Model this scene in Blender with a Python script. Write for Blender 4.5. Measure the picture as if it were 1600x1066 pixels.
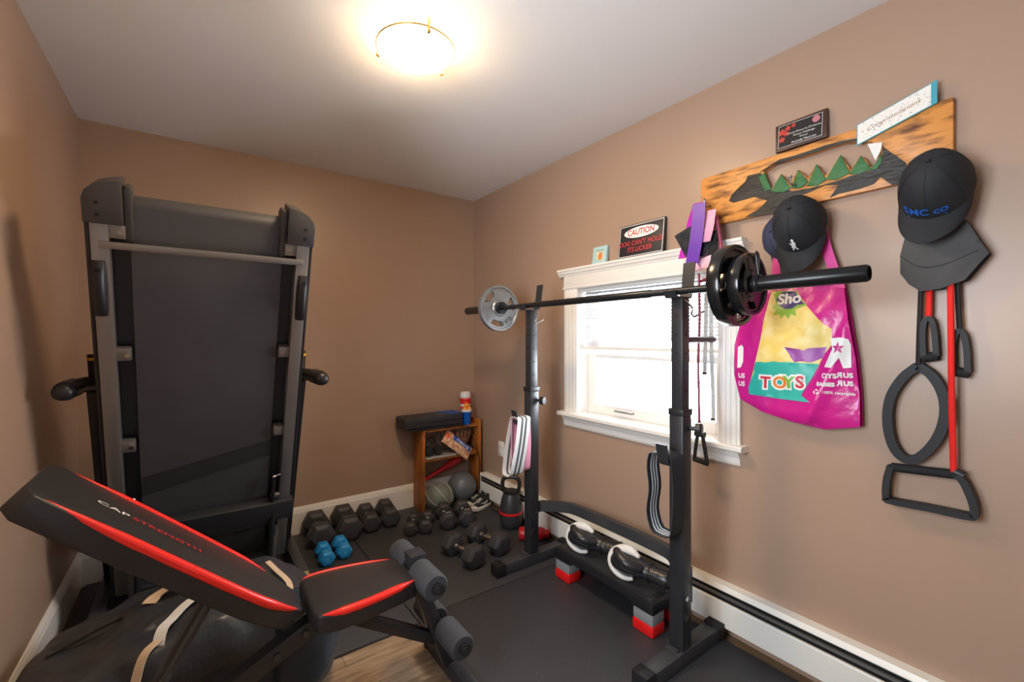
import bpy, bmesh, math, random
from mathutils import Vector, Matrix, noise
from mathutils.bvhtree import BVHTree
from mathutils.geometry import tessellate_polygon, delaunay_2d_cdt
random.seed(7)
for o in list(bpy.data.objects): bpy.data.objects.remove(o, do_unlink=True)
S = bpy.context.scene
COL = S.collection
PI = math.pi

# ---------------- camera, world, lights, exposure ----------------
F, CX, HY, YAW, HC = 688.0, 800.0, 527.5, math.radians(35.9), 1.294
cd = bpy.data.cameras.new('camera'); cam = bpy.data.objects.new('camera', cd); COL.objects.link(cam)
cam.location = (0, 0, HC); cam.rotation_euler = (PI/2, 0, -YAW)
cd.sensor_width = 36; cd.lens = F*36/1600; cd.shift_y = -(533-HY)/1600; cd.clip_start = 0.02
S.camera = cam
vs = S.view_settings
vs.view_transform = 'Standard'; vs.look = 'None'; vs.gamma = 1; vs.use_curve_mapping = False
vs.exposure = 1.44
W = bpy.data.worlds.new('overcast_sky'); S.world = W; W.use_nodes = True
bg = W.node_tree.nodes['Background']; bg.inputs[0].default_value = (0.86, 0.93, 1.0, 1); bg.inputs[1].default_value = 9.5
LAMP_STRENGTH = 36.0
def portal(name, loc, rot, sx, sy):
    l = bpy.data.lights.new(name, 'AREA'); l.shape = 'RECTANGLE'; l.size = sx; l.size_y = sy
    o = bpy.data.objects.new(name, l); COL.objects.link(o); o.location = loc; o.rotation_euler = rot
    l.cycles.is_portal = True
portal('window_portal', (2.05, 1.505, 1.22), (0, PI/2, 0), 0.80, 0.90)
portal('window_portal', (-0.60, 0.65, 1.475), (0, -PI/2, 0), 1.02, 0.86)  # sky portal for the added left-wall window, out of view

# pixel helpers: a pixel gives a direction, the plane it meets gives the distance
fw = Vector((math.sin(YAW), math.cos(YAW), 0)); rt = Vector((math.cos(YAW), -math.sin(YAW), 0)); CAM = Vector((0, 0, HC))
def ray(x, y): return fw + rt*((x-CX)/F) + Vector((0, 0, (HY-y)/F))
def onplane(x, y, ax, val):
    d = ray(x, y); return CAM + d*((val-CAM[ax])/d[ax])
def FL(x, y, h=0.0): return onplane(x, y, 2, h)
def WR(x, y, X=1.914):
    p = onplane(x, y, 0, X); return (p.y, p.z)

# ---------------- materials ----------------
def lin(c):
    r = []
    for v in c:
        v = v/255.0; r.append(v/12.92 if v <= 0.04045 else ((v+0.055)/1.055)**2.4)
    return (r[0], r[1], r[2], 1)
MC = {}
def mat(name, col, rough=0.5, metal=0.0, spec=0.5, noise_=None, bump=None, coat=0, emit=None, trans=0, sub=None, wave=None, sheen=0):
    if name in MC: return MC[name]
    m = bpy.data.materials.new(name); m.use_nodes = True; MC[name] = m
    nt = m.node_tree; N = nt.nodes; L = nt.links
    b = N['Principled BSDF']
    b.inputs['Base Color'].default_value = lin(col); b.inputs['Roughness'].default_value = rough
    b.inputs['Metallic'].default_value = metal; b.inputs['Specular IOR Level'].default_value = spec
    b.inputs['Coat Weight'].default_value = coat
    if coat: b.inputs['Coat Roughness'].default_value = 0.15
    if sheen: b.inputs['Sheen Weight'].default_value = sheen
    if trans: b.inputs['Transmission Weight'].default_value = trans
    if emit:
        b.inputs['Emission Color'].default_value = lin(emit[0]); b.inputs['Emission Strength'].default_value = emit[1]
    tc = N.new('ShaderNodeTexCoord')
    def noise_node(scale, detail=4, stretch=None):
        n = N.new('ShaderNodeTexNoise'); n.inputs['Scale'].default_value = scale; n.inputs['Detail'].default_value = detail
        if stretch:
            mp = N.new('ShaderNodeMapping'); mp.inputs['Scale'].default_value = stretch
            L.new(tc.outputs['Object'], mp.inputs[0]); L.new(mp.outputs[0], n.inputs['Vector'])
        else: L.new(tc.outputs['Object'], n.inputs['Vector'])
        return n
    if noise_:                      # (scale, second colour, low, high, stretch)
        sc, c2, lo, hi = noise_[:4]; st = noise_[4] if len(noise_) > 4 else None
        n = noise_node(sc, 6, st); r = N.new('ShaderNodeValToRGB')
        r.color_ramp.elements[0].position = lo; r.color_ramp.elements[1].position = hi
        r.color_ramp.elements[0].color = lin(col); r.color_ramp.elements[1].color = lin(c2)
        L.new(n.outputs['Fac'], r.inputs[0]); L.new(r.outputs[0], b.inputs['Base Color'])
    if bump:                        # (scale, strength, distance, stretch)
        n = noise_node(bump[0], 5, bump[3] if len(bump) > 3 else None)
        bp = N.new('ShaderNodeBump'); bp.inputs['Strength'].default_value = bump[1]; bp.inputs['Distance'].default_value = bump[2]
        L.new(n.outputs['Fac'], bp.inputs['Height']); L.new(bp.outputs[0], b.inputs['Normal'])
    return m
def glass(name, tint=(255, 255, 255)):
    m = bpy.data.materials.new(name); m.use_nodes = True; nt = m.node_tree; N = nt.nodes; L = nt.links
    N.remove(N['Principled BSDF']); out = N['Material Output']
    t = N.new('ShaderNodeBsdfTransparent'); t.inputs[0].default_value = lin(tint)
    g = N.new('ShaderNodeBsdfGlossy'); g.inputs['Roughness'].default_value = 0.03
    f = N.new('ShaderNodeFresnel'); f.inputs[0].default_value = 1.3
    x = N.new('ShaderNodeMixShader'); L.new(f.outputs[0], x.inputs[0]); L.new(t.outputs[0], x.inputs[1]); L.new(g.outputs[0], x.inputs[2])
    L.new(x.outputs[0], out.inputs[0]); return m
def translucent(name, col, k=0.5):
    m = bpy.data.materials.new(name); m.use_nodes = True; nt = m.node_tree; N = nt.nodes; L = nt.links
    out = N['Material Output']; b = N['Principled BSDF']; b.inputs['Base Color'].default_value = lin(col); b.inputs['Roughness'].default_value = 0.4
    t = N.new('ShaderNodeBsdfTranslucent'); t.inputs[0].default_value = lin(col)
    x = N.new('ShaderNodeMixShader'); x.inputs[0].default_value = k
    L.new(b.outputs[0], x.inputs[1]); L.new(t.outputs[0], x.inputs[2]); L.new(x.outputs[0], out.inputs[0]); return m

WALL = mat('tan_satin_paint', (170, 143, 124), 0.36, spec=0.45, bump=(60, 0.05, 0.002))
CEIL = mat('ceiling_white_paint', (240, 240, 240), 0.7)
TRIM = mat('white_trim_gloss', (236, 233, 228), 0.32)
WOODFLOOR = mat('oak_vinyl_plank', (170, 146, 120), 0.45, noise_=(6, (126, 104, 82), 0.35, 0.7, (1.2, 9, 1)), bump=(40, 0.15, 0.001, (1, 12, 1)))
RUBBER = mat('speckled_rubber', (58, 59, 63), 0.5, noise_=(170, (128, 131, 138), 0.66, 0.72), bump=(500, 0.25, 0.0006))
HEATW = mat('heater_enamel_white', (232, 232, 226), 0.35)
BLACKV = mat('black_void_metal', (14, 14, 15), 0.6)
STEELB = mat('black_powder_coat', (44, 45, 49), 0.35, spec=0.5, bump=(300, 0.05, 0.0004))
STEELG = mat('grey_satin_steel', (70, 72, 76), 0.38, metal=0.3)
SILVER = mat('brushed_silver_paint', (150, 148, 146), 0.36, metal=0.75)
CHROME = mat('chrome', (205, 205, 205), 0.18, metal=1.0)
PLASTIC_B = mat('black_plastic', (34, 34, 37), 0.38)
PLASTIC_DG = mat('dark_grey_plastic', (74, 72, 72), 0.36, metal=0.25)
BELT = mat('treadmill_belt_rubber', (62, 62, 65), 0.5, noise_=(3, (74, 74, 77), 0.3, 0.8), bump=(900, 0.1, 0.0003))
VINYL = mat('black_vinyl', (42, 41, 42), 0.42, bump=(700, 0.18, 0.0005))
REDV = mat('red_piping_vinyl', (232, 42, 34), 0.3)
FOAM = mat('grey_foam', (54, 56, 61), 0.85, bump=(900, 0.2, 0.0005))
NYLON = mat('black_nylon', (54, 57, 63), 0.36, bump=(22, 0.5, 0.008))
NYLON2 = mat('navy_black_coated_nylon', (52, 62, 74), 0.36, bump=(25, 0.4, 0.008))
BEIGE = mat('beige_webbing', (214, 190, 164), 0.8)
WHITEWEB = mat('white_webbing', (222, 222, 220), 0.75)
WHITE = mat('white_print', (240, 240, 238), 0.5)
REDP = mat('red_print', (214, 34, 44), 0.5)
HEXR = mat('black_hex_rubber', (56, 56, 59), 0.55, bump=(250, 0.12, 0.0006))
BLUEN = mat('blue_neoprene', (24, 138, 204), 0.5)
WOODS = mat('honey_pine', (190, 116, 48), 0.4, noise_=(5, (128, 68, 22), 0.35, 0.72, (9, 9, 0.9)), bump=(30, 0.05, 0.001))
REDPL = mat('red_plastic', (226, 28, 30), 0.35)
BLUEPL = mat('blue_plastic', (14, 92, 190), 0.35)
GREYPL = mat('mid_grey_plastic', (140, 143, 148), 0.45)

# ---------------- geometry helpers ----------------
ROOTM = {}
class G:
    def __init__(s): s.bm = bmesh.new()
    def _add(s, verts, faces):
        vs_ = [s.bm.verts.new(v) for v in verts]
        for f in faces:
            try: s.bm.faces.new([vs_[i] for i in f])
            except ValueError: pass
        return s
    def box(s, x0, x1, y0, y1, z0, z1, fn=None):
        v = [(x, y, z) for x in (x0, x1) for y in (y0, y1) for z in (z0, z1)]
        if fn: v = [fn(*p) for p in v]
        return s._add(v, [(0, 1, 3, 2), (4, 6, 7, 5), (0, 4, 5, 1), (2, 3, 7, 6), (0, 2, 6, 4), (1, 5, 7, 3)])
    def bar(s, p0, p1, w, h, up=(0, 0, 1)):      # rectangular tube from p0 to p1
        p0, p1 = Vector(p0), Vector(p1); d = (p1-p0).normalized(); up = Vector(up)
        a = d.cross(up)
        if a.length < 1e-4: a = d.cross(Vector((1, 0, 0)))
        a.normalize(); b = a.cross(d)
        v = [p + a*(i*w/2) + b*(j*h/2) for p in (p0, p1) for i in (-1, 1) for j in (-1, 1)]
        return s._add(v, [(0, 1, 3, 2), (4, 6, 7, 5), (0, 4, 5, 1), (2, 3, 7, 6), (0, 2, 6, 4), (1, 5, 7, 3)])
    def loft(s, rings, caps=True, closed=False):
        n = len(rings[0]); vs_ = [[s.bm.verts.new(p) for p in r] for r in rings]
        R = len(rings)
        for i in range(R if closed else R-1):
            a, b = vs_[i], vs_[(i+1) % R]
            for j in range(n):
                try: s.bm.faces.new((a[j], a[(j+1) % n], b[(j+1) % n], b[j]))
                except ValueError: pass
        if caps and not closed:
            for r in (vs_[0], vs_[-1]):
                try: s.bm.faces.new(r)
                except ValueError: pass
        return s
    def tube(s, pts, r, seg=10, closed=False, flat=1.0, up=None):
        pts = [Vector(p) for p in pts]; n = len(pts); rings = []; prev = None
        for i, p in enumerate(pts):
            if closed: t = pts[(i+1) % n]-pts[i-1]
            else: t = pts[min(i+1, n-1)]-pts[max(i-1, 0)]
            t.normalize()
            if prev is None:
                u = Vector(up) if up else Vector((0, 0, 1))
                if abs(t.dot(u)) > 0.95: u = Vector((1, 0, 0))
            else: u = prev
            u = (u - t*u.dot(t)).normalized(); prev = u; w = t.cross(u)
            rr = r[i] if isinstance(r, (list, tuple)) else r
            rings.append([p + u*(rr*math.cos(2*PI*k/seg)) + w*(rr*flat*math.sin(2*PI*k/seg)) for k in range(seg)])
        return s.loft(rings, True, closed)
    def cyl(s, p0, p1, r0, r1=None, seg=20):
        return s.tube([p0, p1], [r0, r0 if r1 is None else r1], seg)
    def lathe(s, prof, origin=(0, 0, 0), axis=(0, 0, 1), seg=28):
        o = Vector(origin); a = Vector(axis).normalized(); u = Vector((1, 0, 0)) if abs(a.x) < 0.9 else Vector((0, 1, 0))
        u = (u-a*u.dot(a)).normalized(); w = a.cross(u)
        rings = [[o + a*z + (u*math.cos(2*PI*k/seg)+w*math.sin(2*PI*k/seg))*max(r, 1e-4) for k in range(seg)] for r, z in prof]
        ring_ = prof[0][0] > 1e-3 and prof[-1][0] > 1e-3
        return s.loft(rings, caps=False, closed=ring_)
    def prism(s, poly, fn, w0, w1, holes=()):
        loops = [list(poly)]+[list(h) for h in holes]
        flat = [p for l in loops for p in l]
        tris = tessellate_polygon([[Vector((p[0], p[1], 0)) for p in l] for l in loops])
        A = [s.bm.verts.new(fn(p[0], p[1], w0)) for p in flat]; B = [s.bm.verts.new(fn(p[0], p[1], w1)) for p in flat]
        for t in tris:
            for V, q in ((A, t), (B, t[::-1])):
                try: s.bm.faces.new([V[i] for i in q])
                except ValueError: pass
        k = 0
        for l in loops:
            n = len(l)
            for i in range(n):
                try: s.bm.faces.new((A[k+i], A[k+(i+1) % n], B[k+(i+1) % n], B[k+i]))
                except ValueError: pass
            k += n
        return s
    def drape(s, poly, fn, step=0.02, back=None):     # polygon filled with a grid, mapped by fn(u,v) -> point
        us = [p[0] for p in poly]; vv = [p[1] for p in poly]
        pts = [Vector(p) for p in poly]; n = len(pts); edges = [(i, (i+1) % n) for i in range(n)]
        def inside(x, y):
            c = False
            for i in range(n):
                a, b = poly[i], poly[i-1]
                if (a[1] > y) != (b[1] > y) and x < (b[0]-a[0])*(y-a[1])/(b[1]-a[1])+a[0]: c = not c
            return c
        u = min(us)+step/2
        while u < max(us):
            v = min(vv)+step/2
            while v < max(vv):
                if inside(u, v): pts.append(Vector((u, v)))
                v += step
            u += step
        r = delaunay_2d_cdt(pts, edges, [list(range(n))], 1, 1e-5)
        s._add([fn(p.x, p.y) for p in r[0]], r[2])
        if back: s._add([back(p.x, p.y) for p in r[0]], [f[::-1] for f in r[2]])
        return s
    def ribbon(s, pts, wv, th=0.002, closed=False):  # flat band along pts, wv = width vector (or one per point)
        pts = [Vector(p) for p in pts]; n = len(pts); rings = []
        for i, p in enumerate(pts):
            t = (pts[(i+1) % n]-pts[i-1]) if closed else (pts[min(i+1, n-1)]-pts[max(i-1, 0)])
            w = Vector(wv[i] if isinstance(wv, list) else wv); nn = t.cross(w).normalized()*(th/2)
            rings.append([p-w/2-nn, p+w/2-nn, p+w/2+nn, p-w/2+nn])
        return s.loft(rings, True, closed)
    def ell(s, c, r, R=None, seg=20, rings=12):
        c = Vector(c); R = R or Matrix.Identity(3)
        rr = []
        for i in range(rings+1):
            a = PI*i/rings; k = max(math.sin(a), 1e-3)
            rr.append([c + R @ Vector((r[0]*k*math.cos(2*PI*j/seg), r[1]*k*math.sin(2*PI*j/seg), -r[2]*math.cos(a))) for j in range(seg)])
        return s.loft(rr)
    def text(s, body, size, fn, depth=0.001, align='CENTER', shear=0, bold=0):
        c = bpy.data.curves.new('t', 'FONT'); c.body = body; c.size = size; c.align_x = align; c.align_y = 'CENTER'
        c.resolution_u = 3; c.shear = shear; c.offset = bold
        o = bpy.data.objects.new('t', c); COL.objects.link(o)
        dg = bpy.context.evaluated_depsgraph_get(); me = bpy.data.meshes.new_from_object(o.evaluated_get(dg))
        v = [p.co.copy() for p in me.vertices]; f = [tuple(p.vertices) for p in me.polygons]
        bpy.data.objects.remove(o); bpy.data.curves.remove(c); bpy.data.meshes.remove(me)
        s._add([fn(p.x, p.y, depth) for p in v], f)
        return s
    def done(s, name, m, parent=None, smooth=35, bevel=0, seg=2, origin=None, sub=0):
        bm = s.bm
        bmesh.ops.recalc_face_normals(bm, faces=bm.faces)
        if bevel:
            bm.normal_update()
            es = [e for e in bm.edges if len(e.link_faces) == 2 and e.calc_face_angle(0) > 0.5]
            bmesh.ops.bevel(bm, geom=es, offset=bevel, segments=seg, affect='EDGES', profile=0.5, clamp_overlap=True)
        me = bpy.data.meshes.new(name); bm.to_mesh(me); bm.free()
        o = bpy.data.objects.new(name, me); COL.objects.link(o)
        if parent is not None:
            M = ROOTM.get(parent.name)
            if M is not None: me.transform(M.inverted()); ROOTM[o.name] = M
            o.parent = parent
        elif origin is not None:
            me.transform(Matrix.Translation(-Vector(origin))); o.location = origin; ROOTM[o.name] = Matrix.Translation(origin)
        me.materials.append(m)
        if smooth:
            me.polygons.foreach_set('use_smooth', [True]*len(me.polygons)); me.set_sharp_from_angle(angle=math.radians(smooth))
        if sub:
            md = o.modifiers.new('subdivision', 'SUBSURF'); md.levels = sub; md.render_levels = sub
        return o
def tag(o, label, cat, group=None):
    o['label'] = label; o['category'] = cat
    if group: o['group'] = group
    return o
def thing(name, label, cat, loc, group=None):
    o = bpy.data.objects.new(name, None); COL.objects.link(o); o.location = loc; o.empty_display_size = 0.05
    ROOTM[o.name] = Matrix.Translation(loc); return tag(o, label, cat, group)
def local_thing(name, label, cat, group=None):     # parts are built round the origin, the thing is placed afterwards
    o = bpy.data.objects.new(name, None); COL.objects.link(o); o.empty_display_size = 0.05
    return tag(o, label, cat, group)
def struct(o):
    o['kind'] = 'structure'; return o
def copy_thing(root, loc, rotz, label=None):
    r = root.copy(); COL.objects.link(r); r.location = loc; r.rotation_euler = (0, 0, rotz)
    if label: r['label'] = label
    for ch in root.children:
        c = ch.copy(); COL.objects.link(c); c.parent = r
        for g in ch.children:
            d = g.copy(); COL.objects.link(d); d.parent = c
    return r
def arc(cx, cy, r, a0, a1, n):
    return [(cx+r*math.cos(math.radians(a0+(a1-a0)*i/(n-1))), cy+r*math.sin(math.radians(a0+(a1-a0)*i/(n-1)))) for i in range(n)]
def smoothpath(pts, n=6):                            # Catmull-Rom through points
    P = [Vector(p) for p in pts]; P = [P[0]*2-P[1]]+P+[P[-1]*2-P[-2]]; out = []
    for i in range(1, len(P)-2):
        for k in range(n):
            t = k/n; a, b, c, d = P[i-1:i+3]
            out.append(0.5*((2*b)+(c-a)*t+(2*a-5*b+4*c-d)*t*t+(3*b-a-3*c+d)*t**3))
    out.append(P[-2]); return out

# ---------------- the room ----------------
XL, XR, YB, YF, ZC, ZF = -0.488, 1.914, 3.194, -0.60, 2.44, -0.012
floor = struct(G().box(XL-0.1, XR+0.1, YF-0.1, YB+0.1, ZF-0.08, ZF-0.004).done('floor', mat('subfloor', (120, 96, 70), 0.7)))
row = 0; y = YF
while y < 2.0:                                   # vinyl planks run along the room's width
    x = XL - (0.45 if row % 2 else 0.05) - 0.17*(row % 3)
    while x < 1.0:
        a, b = max(x, XL), min(x+1.2, XR)
        if b-a > 0.02: G().box(a+0.0008, b-0.0008, y+0.0008, y+0.1492, ZF-0.005, ZF).done('plank', WOODFLOOR, floor)
        x += 1.2
    y += 0.15; row += 1
struct(G().box(XL-0.1, XR+0.1, YF-0.1, YB+0.1, ZC, ZC+0.1).done('ceiling', CEIL))
struct(G().box(XL-0.1, XR+0.1, YB, YB+0.1, ZF-0.08, ZC).done('wall_back', WALL))
def holed_wall(name, x0, x1, ya, yb, za, zb):
    g = G()
    for (y0, y1, z0, z1) in ((YF-0.1, ya, ZF-0.08, ZC), (yb, YB+0.1, ZF-0.08, ZC), (ya, yb, ZF-0.08, za), (ya, yb, zb, ZC)):
        g.box(x0, x1, y0, y1, z0, z1)
    return struct(g.done(name, WALL, smooth=0))
WY0, WY1, WZ0, WZ1 = 1.05, 1.96, 0.80, 1.62
holed_wall('wall_right', XR, XR+0.16, WY0, WY1, WZ0, WZ1)
V0, V1, VZ0, VZ1 = 0.20, 1.10, 0.95, 2.0
holed_wall('wall_left', XL-0.16, XL, V0, V1, VZ0, VZ1)
fr = struct(G().box(XL-0.1, XR+0.1, YF-0.1, YF, ZF-0.08, ZC).done('wall_front', WALL))
dr = struct(G().box(0.2, 1.0, YF, YF+0.03, ZF, 2.03).done('door_1', TRIM, bevel=0.004))
for (a, b, c, d) in ((0.3, 0.56, 0.2, 0.9), (0.64, 0.9, 0.2, 0.9), (0.3, 0.56, 1.05, 1.9), (0.64, 0.9, 1.05, 1.9)):
    G().box(a, b, YF+0.03, YF+0.04, c, d).done('door_panel', TRIM, dr, bevel=0.006)
G().lathe([(0.0, 0.0), (0.012, 0.0), (0.012, 0.03), (0.028, 0.04), (0.028, 0.06), (0.0, 0.07)], (0.26, YF+0.03, 1.0), (0, 1, 0)).done('door_handle', CHROME, dr)

def baseboard(name, fn, length):
    prof = [(0, ZF), (0.016, ZF), (0.016, 0.135), (0.012, 0.145), (0.011, 0.155), (0.006, 0.165), (0.004, 0.172), (0, 0.172)]
    return struct(G().loft([[fn(d, t, z) for d, z in prof] for t in (0, length)]).done(name, TRIM, smooth=20))
baseboard('baseboard_back', lambda d, t, z: Vector((XL+t, YB-d, z)), XR-XL)
baseboard('baseboard_left', lambda d, t, z: Vector((XL+d, YF+t, z)), YB-YF)

# window over the weights: casing, head, sill, sashes, panes
w1 = struct(G().box(XR-0.001, XR+0.16, WY0, WY0+0.012, WZ0, WZ1).box(XR-0.001, XR+0.16, WY1-0.012, WY1, WZ0, WZ1)
            .box(XR-0.001, XR+0.16, WY0, WY1, WZ1-0.012, WZ1).box(XR-0.001, XR+0.16, WY0, WY1, WZ0, WZ0+0.03).done('window_1', TRIM, smooth=0))
for y0, y1 in ((0.955, 1.047), (1.945, 2.058)):
    g = G().box(XR-0.018, XR, y0, y1, 0.83, 1.605)
    for k in (0.25, 0.5, 0.75): g.box(XR-0.022, XR-0.018, y0+(y1-y0)*k-0.008, y0+(y1-y0)*k+0.008, 0.83, 1.605)
    g.done('window_casing', TRIM, w1, bevel=0.002)
G().box(XR-0.022, XR, 0.955, 2.058, 1.60, 1.685).done('window_head', TRIM, w1, bevel=0.002)
crown = [(0, 1.675), (0.026, 1.675), (0.028, 1.683), (0.036, 1.69), (0.040, 1.703), (0.046, 1.706), (0.046, 1.718), (0, 1.718)]
G().loft([[Vector((XR-d, yy, z)) for d, z in crown] for yy in (0.934, 2.096)]).done('window_crown', TRIM, w1, smooth=20)
G().box(XR-0.026, XR, 0.95, 2.065, 1.594, 1.606).done('window_head_bead', TRIM, w1, bevel=0.003)
stool = [(0, 0.805), (0.05, 0.805), (0.058, 0.812), (0.058, 0.826), (0.052, 0.832), (-0.1, 0.832), (-0.1, 0.805)]
G().loft([[Vector((XR-d, yy, z)) for d, z in stool] for yy in (0.93, 2.085)]).done('window_stool', TRIM, w1, smooth=20)
apron = [(0, 0.74), (0.012, 0.74), (0.018, 0.752), (0.020, 0.775), (0.030, 0.79), (0.036, 0.805), (0, 0.805)]
G().loft([[Vector((XR-d, yy, z)) for d, z in apron] for yy in (0.955, 2.062)]).done('window_apron', TRIM, w1, smooth=20)
def sash(x0, x1, z0, z1, b, name='window_sash'):
    g = G()
    for (y0, y1, a, c) in ((WY0+0.012, WY0+0.012+b, z0, z1), (WY1-0.012-b, WY1-0.012, z0, z1), (WY0+0.012+b, WY1-0.012-b, z0, z0+b), (WY0+0.012+b, WY1-0.012-b, z1-b*0.8, z1)):
        g.box(x0, x1, y0, y1, a, c)
    s = g.done(name, TRIM, w1, bevel=0.003)
    G().box((x0+x1)/2-0.002, (x0+x1)/2+0.002, WY0+0.012+b, WY1-0.012-b, z0+b, z1-b*0.8).done('pane', GLASS, s, smooth=0)
    return s
GLASS = glass('window_glass')
ls = sash(XR+0.085, XR+0.12, 0.832, 1.215, 0.058)
sash(XR+0.122, XR+0.155, 1.17, 1.608, 0.05)
G().tube(smoothpath([(XR+0.088, 1.60, 0.865), (XR+0.062, 1.605, 0.868), (XR+0.060, 1.66, 0.868), (XR+0.062, 1.715, 0.868), (XR+0.088, 1.72, 0.865)]), 0.006).done('sash_lift', SILVER, ls)
# unseen window added in the left wall to let daylight onto the right wall
w2 = struct(G().box(XL-0.16, XL, V0, V0+0.015, VZ0, VZ1).box(XL-0.16, XL, V1-0.015, V1, VZ0, VZ1).box(XL-0.16, XL, V0, V1, VZ1-0.015, VZ1).box(XL-0.16, XL, V0, V1, VZ0, VZ0+0.02).done('added_window', TRIM, smooth=0))
G().box(XL, XL+0.018, V0-0.09, V0, VZ0-0.08, VZ1+0.09).box(XL, XL+0.018, V1, V1+0.09, VZ0-0.08, VZ1+0.09).box(XL, XL+0.018, V0, V1, VZ1, VZ1+0.09).box(XL, XL+0.03, V0-0.09, V1+0.09, VZ0-0.08, VZ0).done('window_casing', TRIM, w2, bevel=0.002)
VM = (V0+V1)/2
for a, b in ((V0+0.015, VM), (VM, V1-0.015)):
    s2 = G().prism([(a, VZ0+0.02), (b, VZ0+0.02), (b, VZ1-0.015), (a, VZ1-0.015)], lambda y, z, w: Vector((XL-0.09-w, y, z)), 0, 0.04, [[(a+0.045, VZ0+0.065), (b-0.045, VZ0+0.065), (b-0.045, VZ1-0.06), (a+0.045, VZ1-0.06)]]).done('window_sash', TRIM, w2, smooth=0)
    G().box(XL-0.112, XL-0.108, a+0.045, b-0.045, VZ0+0.065, VZ1-0.06).done('pane', GLASS, s2, smooth=0)

# mini blind, half raised
SLAT = translucent('blind_slat_vinyl', (196, 196, 199), 0.06)
bl = thing('window_blind', 'white slatted mini blind half raised in the window', 'blind', (1.965, 1.505, 1.24))
G().box(1.945, 1.985, 1.07, 1.94, 1.575, 1.605).done('headrail', TRIM, bl, bevel=0.003)
z = 1.565
while z > 1.285:
    G().box(-0.0125, 0.0125, 1.075, 1.935, -0.0006, 0.0006, fn=lambda x, y, zz: Vector((1.965+x*0.75-zz*0.66, y, z+x*0.66+zz*0.75))).done('slat', SLAT, bl, smooth=0)
    z -= 0.0185
for i in range(9): G().box(1.9525, 1.9775, 1.075, 1.935, 1.242+i*0.0042, 1.2445+i*0.0042).done('slat', SLAT, bl, smooth=0)
G().box(1.950, 1.980, 1.073, 1.937, 1.222, 1.240).done('bottom_rail', TRIM, bl, bevel=0.003)
for yy in (1.25, 1.76): G().cyl((1.951, yy, 1.24), (1.951, yy, 1.58), 0.0009, seg=6).done('cord', WHITEWEB, bl)

# baseboard heater along the right wall
ht = thing('baseboard_heater', 'long white baseboard heater with black slots along the window wall', 'heater', (1.88, 1.35, 0.0))
Y0, Y1 = YF+0.02, 3.0
def hprof(name, prof, m): G().loft([[Vector((x, yy, z)) for x, z in prof] for yy in (Y0, Y1)]).done(name, m, ht, smooth=0)
hprof('top_cover', [(XR, 0.213), (1.872, 0.213), (1.862, 0.196), (1.862, 0.192), (XR, 0.192)], HEATW)
hprof('back_plate', [(XR, 0.192), (1.905, 0.192), (1.905, 0.03), (XR, 0.03)], BLACKV)
hprof('damper', [(1.866, 0.176), (1.858, 0.174), (1.858, 0.166), (1.866, 0.166)], SILVER)
hprof('front_panel', [(1.862, 0.150), (1.852, 0.150), (1.850, 0.146), (1.850, 0.045), (1.858, 0.040), (1.862, 0.045)], HEATW)
hprof('core', [(1.905, 0.185), (1.868, 0.185), (1.868, 0.05), (1.905, 0.05)], BLACKV)
for yy in (Y0, Y1): G().box(1.850, XR, yy-0.004, yy+0.004, 0.03, 0.213).done('end_cap', HEATW, ht, smooth=0)

# outlet
ol = thing('wall_outlet', 'white duplex outlet on the wall between bookshelf and window', 'outlet', (XR, 2.78, 0.38))
G().box(XR-0.006, XR, 2.742, 2.818, 0.382, 0.498).done('plate', TRIM, ol, bevel=0.003)
for z in (0.415, 0.465): G().box(XR-0.009, XR-0.006, 2.762, 2.798, z-0.016, z+0.016).done('socket', TRIM, ol, bevel=0.004)

# rubber mats
for (x0, x1, y0, y1, lab) in ((XL+0.03, 0.829, 1.866, 3.17, 'black speckled rubber mat under the folded treadmill and big dumbbells'),
                              (0.833, 1.845, 1.897, 3.17, 'black speckled rubber mat under the bookshelf and small dumbbells'),
                              (0.833, 1.845, -0.2, 1.893, 'black speckled rubber mat under the step platform')):
    tag(G().box(x0, x1, y0, y1, ZF, 0).done('rubber_mat', RUBBER, None, origin=((x0+x1)/2, (y0+y1)/2, ZF), bevel=0.002), lab, 'mat', 'rubber floor mats')

# ceiling lamp
GLOW = mat('lit_frosted_glass', (255, 240, 220), 0.4, emit=((255, 220, 174), LAMP_STRENGTH))
BRASS = mat('brushed_brass', (200, 160, 100), 0.35, metal=0.9)
lm = thing('ceiling_lamp', 'round frosted glass flush ceiling lamp glowing warm with brass clips', 'lamp', (0.70, 1.60, ZC))
G().lathe([(0.0, 0), (0.138, 0), (0.138, -0.028), (0.0, -0.028)], (0.70, 1.60, ZC)).done('canopy', TRIM, lm)
R_ = 0.20; dome = [(R_*math.sin(a), -0.035-R_*0+ -0.055*(math.cos(a)-math.cos(0.80))/(1-math.cos(0.80))) for a in [0.80*i/10 for i in range(11)]]
dome = [(r*0.146/(R_*math.sin(0.80)), z) for r, z in dome]
G().lathe([(0.138, -0.030)]+[(0.146, -0.030)]+dome[::-1], (0.70, 1.60, ZC), seg=40).done('glass_dome', GLOW, lm)
G().tube([(0.70+0.148*math.cos(t*2*PI/48), 1.60+0.148*math.sin(t*2*PI/48), ZC-0.031) for t in range(48)], 0.004, 8, True).done('rim', BRASS, lm)
for a in (0.4, 2.5, 4.6): G().cyl((0.70+0.147*math.cos(a), 1.60+0.147*math.sin(a), ZC-0.046), (0.70+0.147*math.cos(a), 1.60+0.147*math.sin(a), ZC), 0.006).ell((0.70+0.147*math.cos(a), 1.60+0.147*math.sin(a), ZC-0.048), (0.009, 0.009, 0.009)).done('clip', BRASS, lm)

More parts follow.
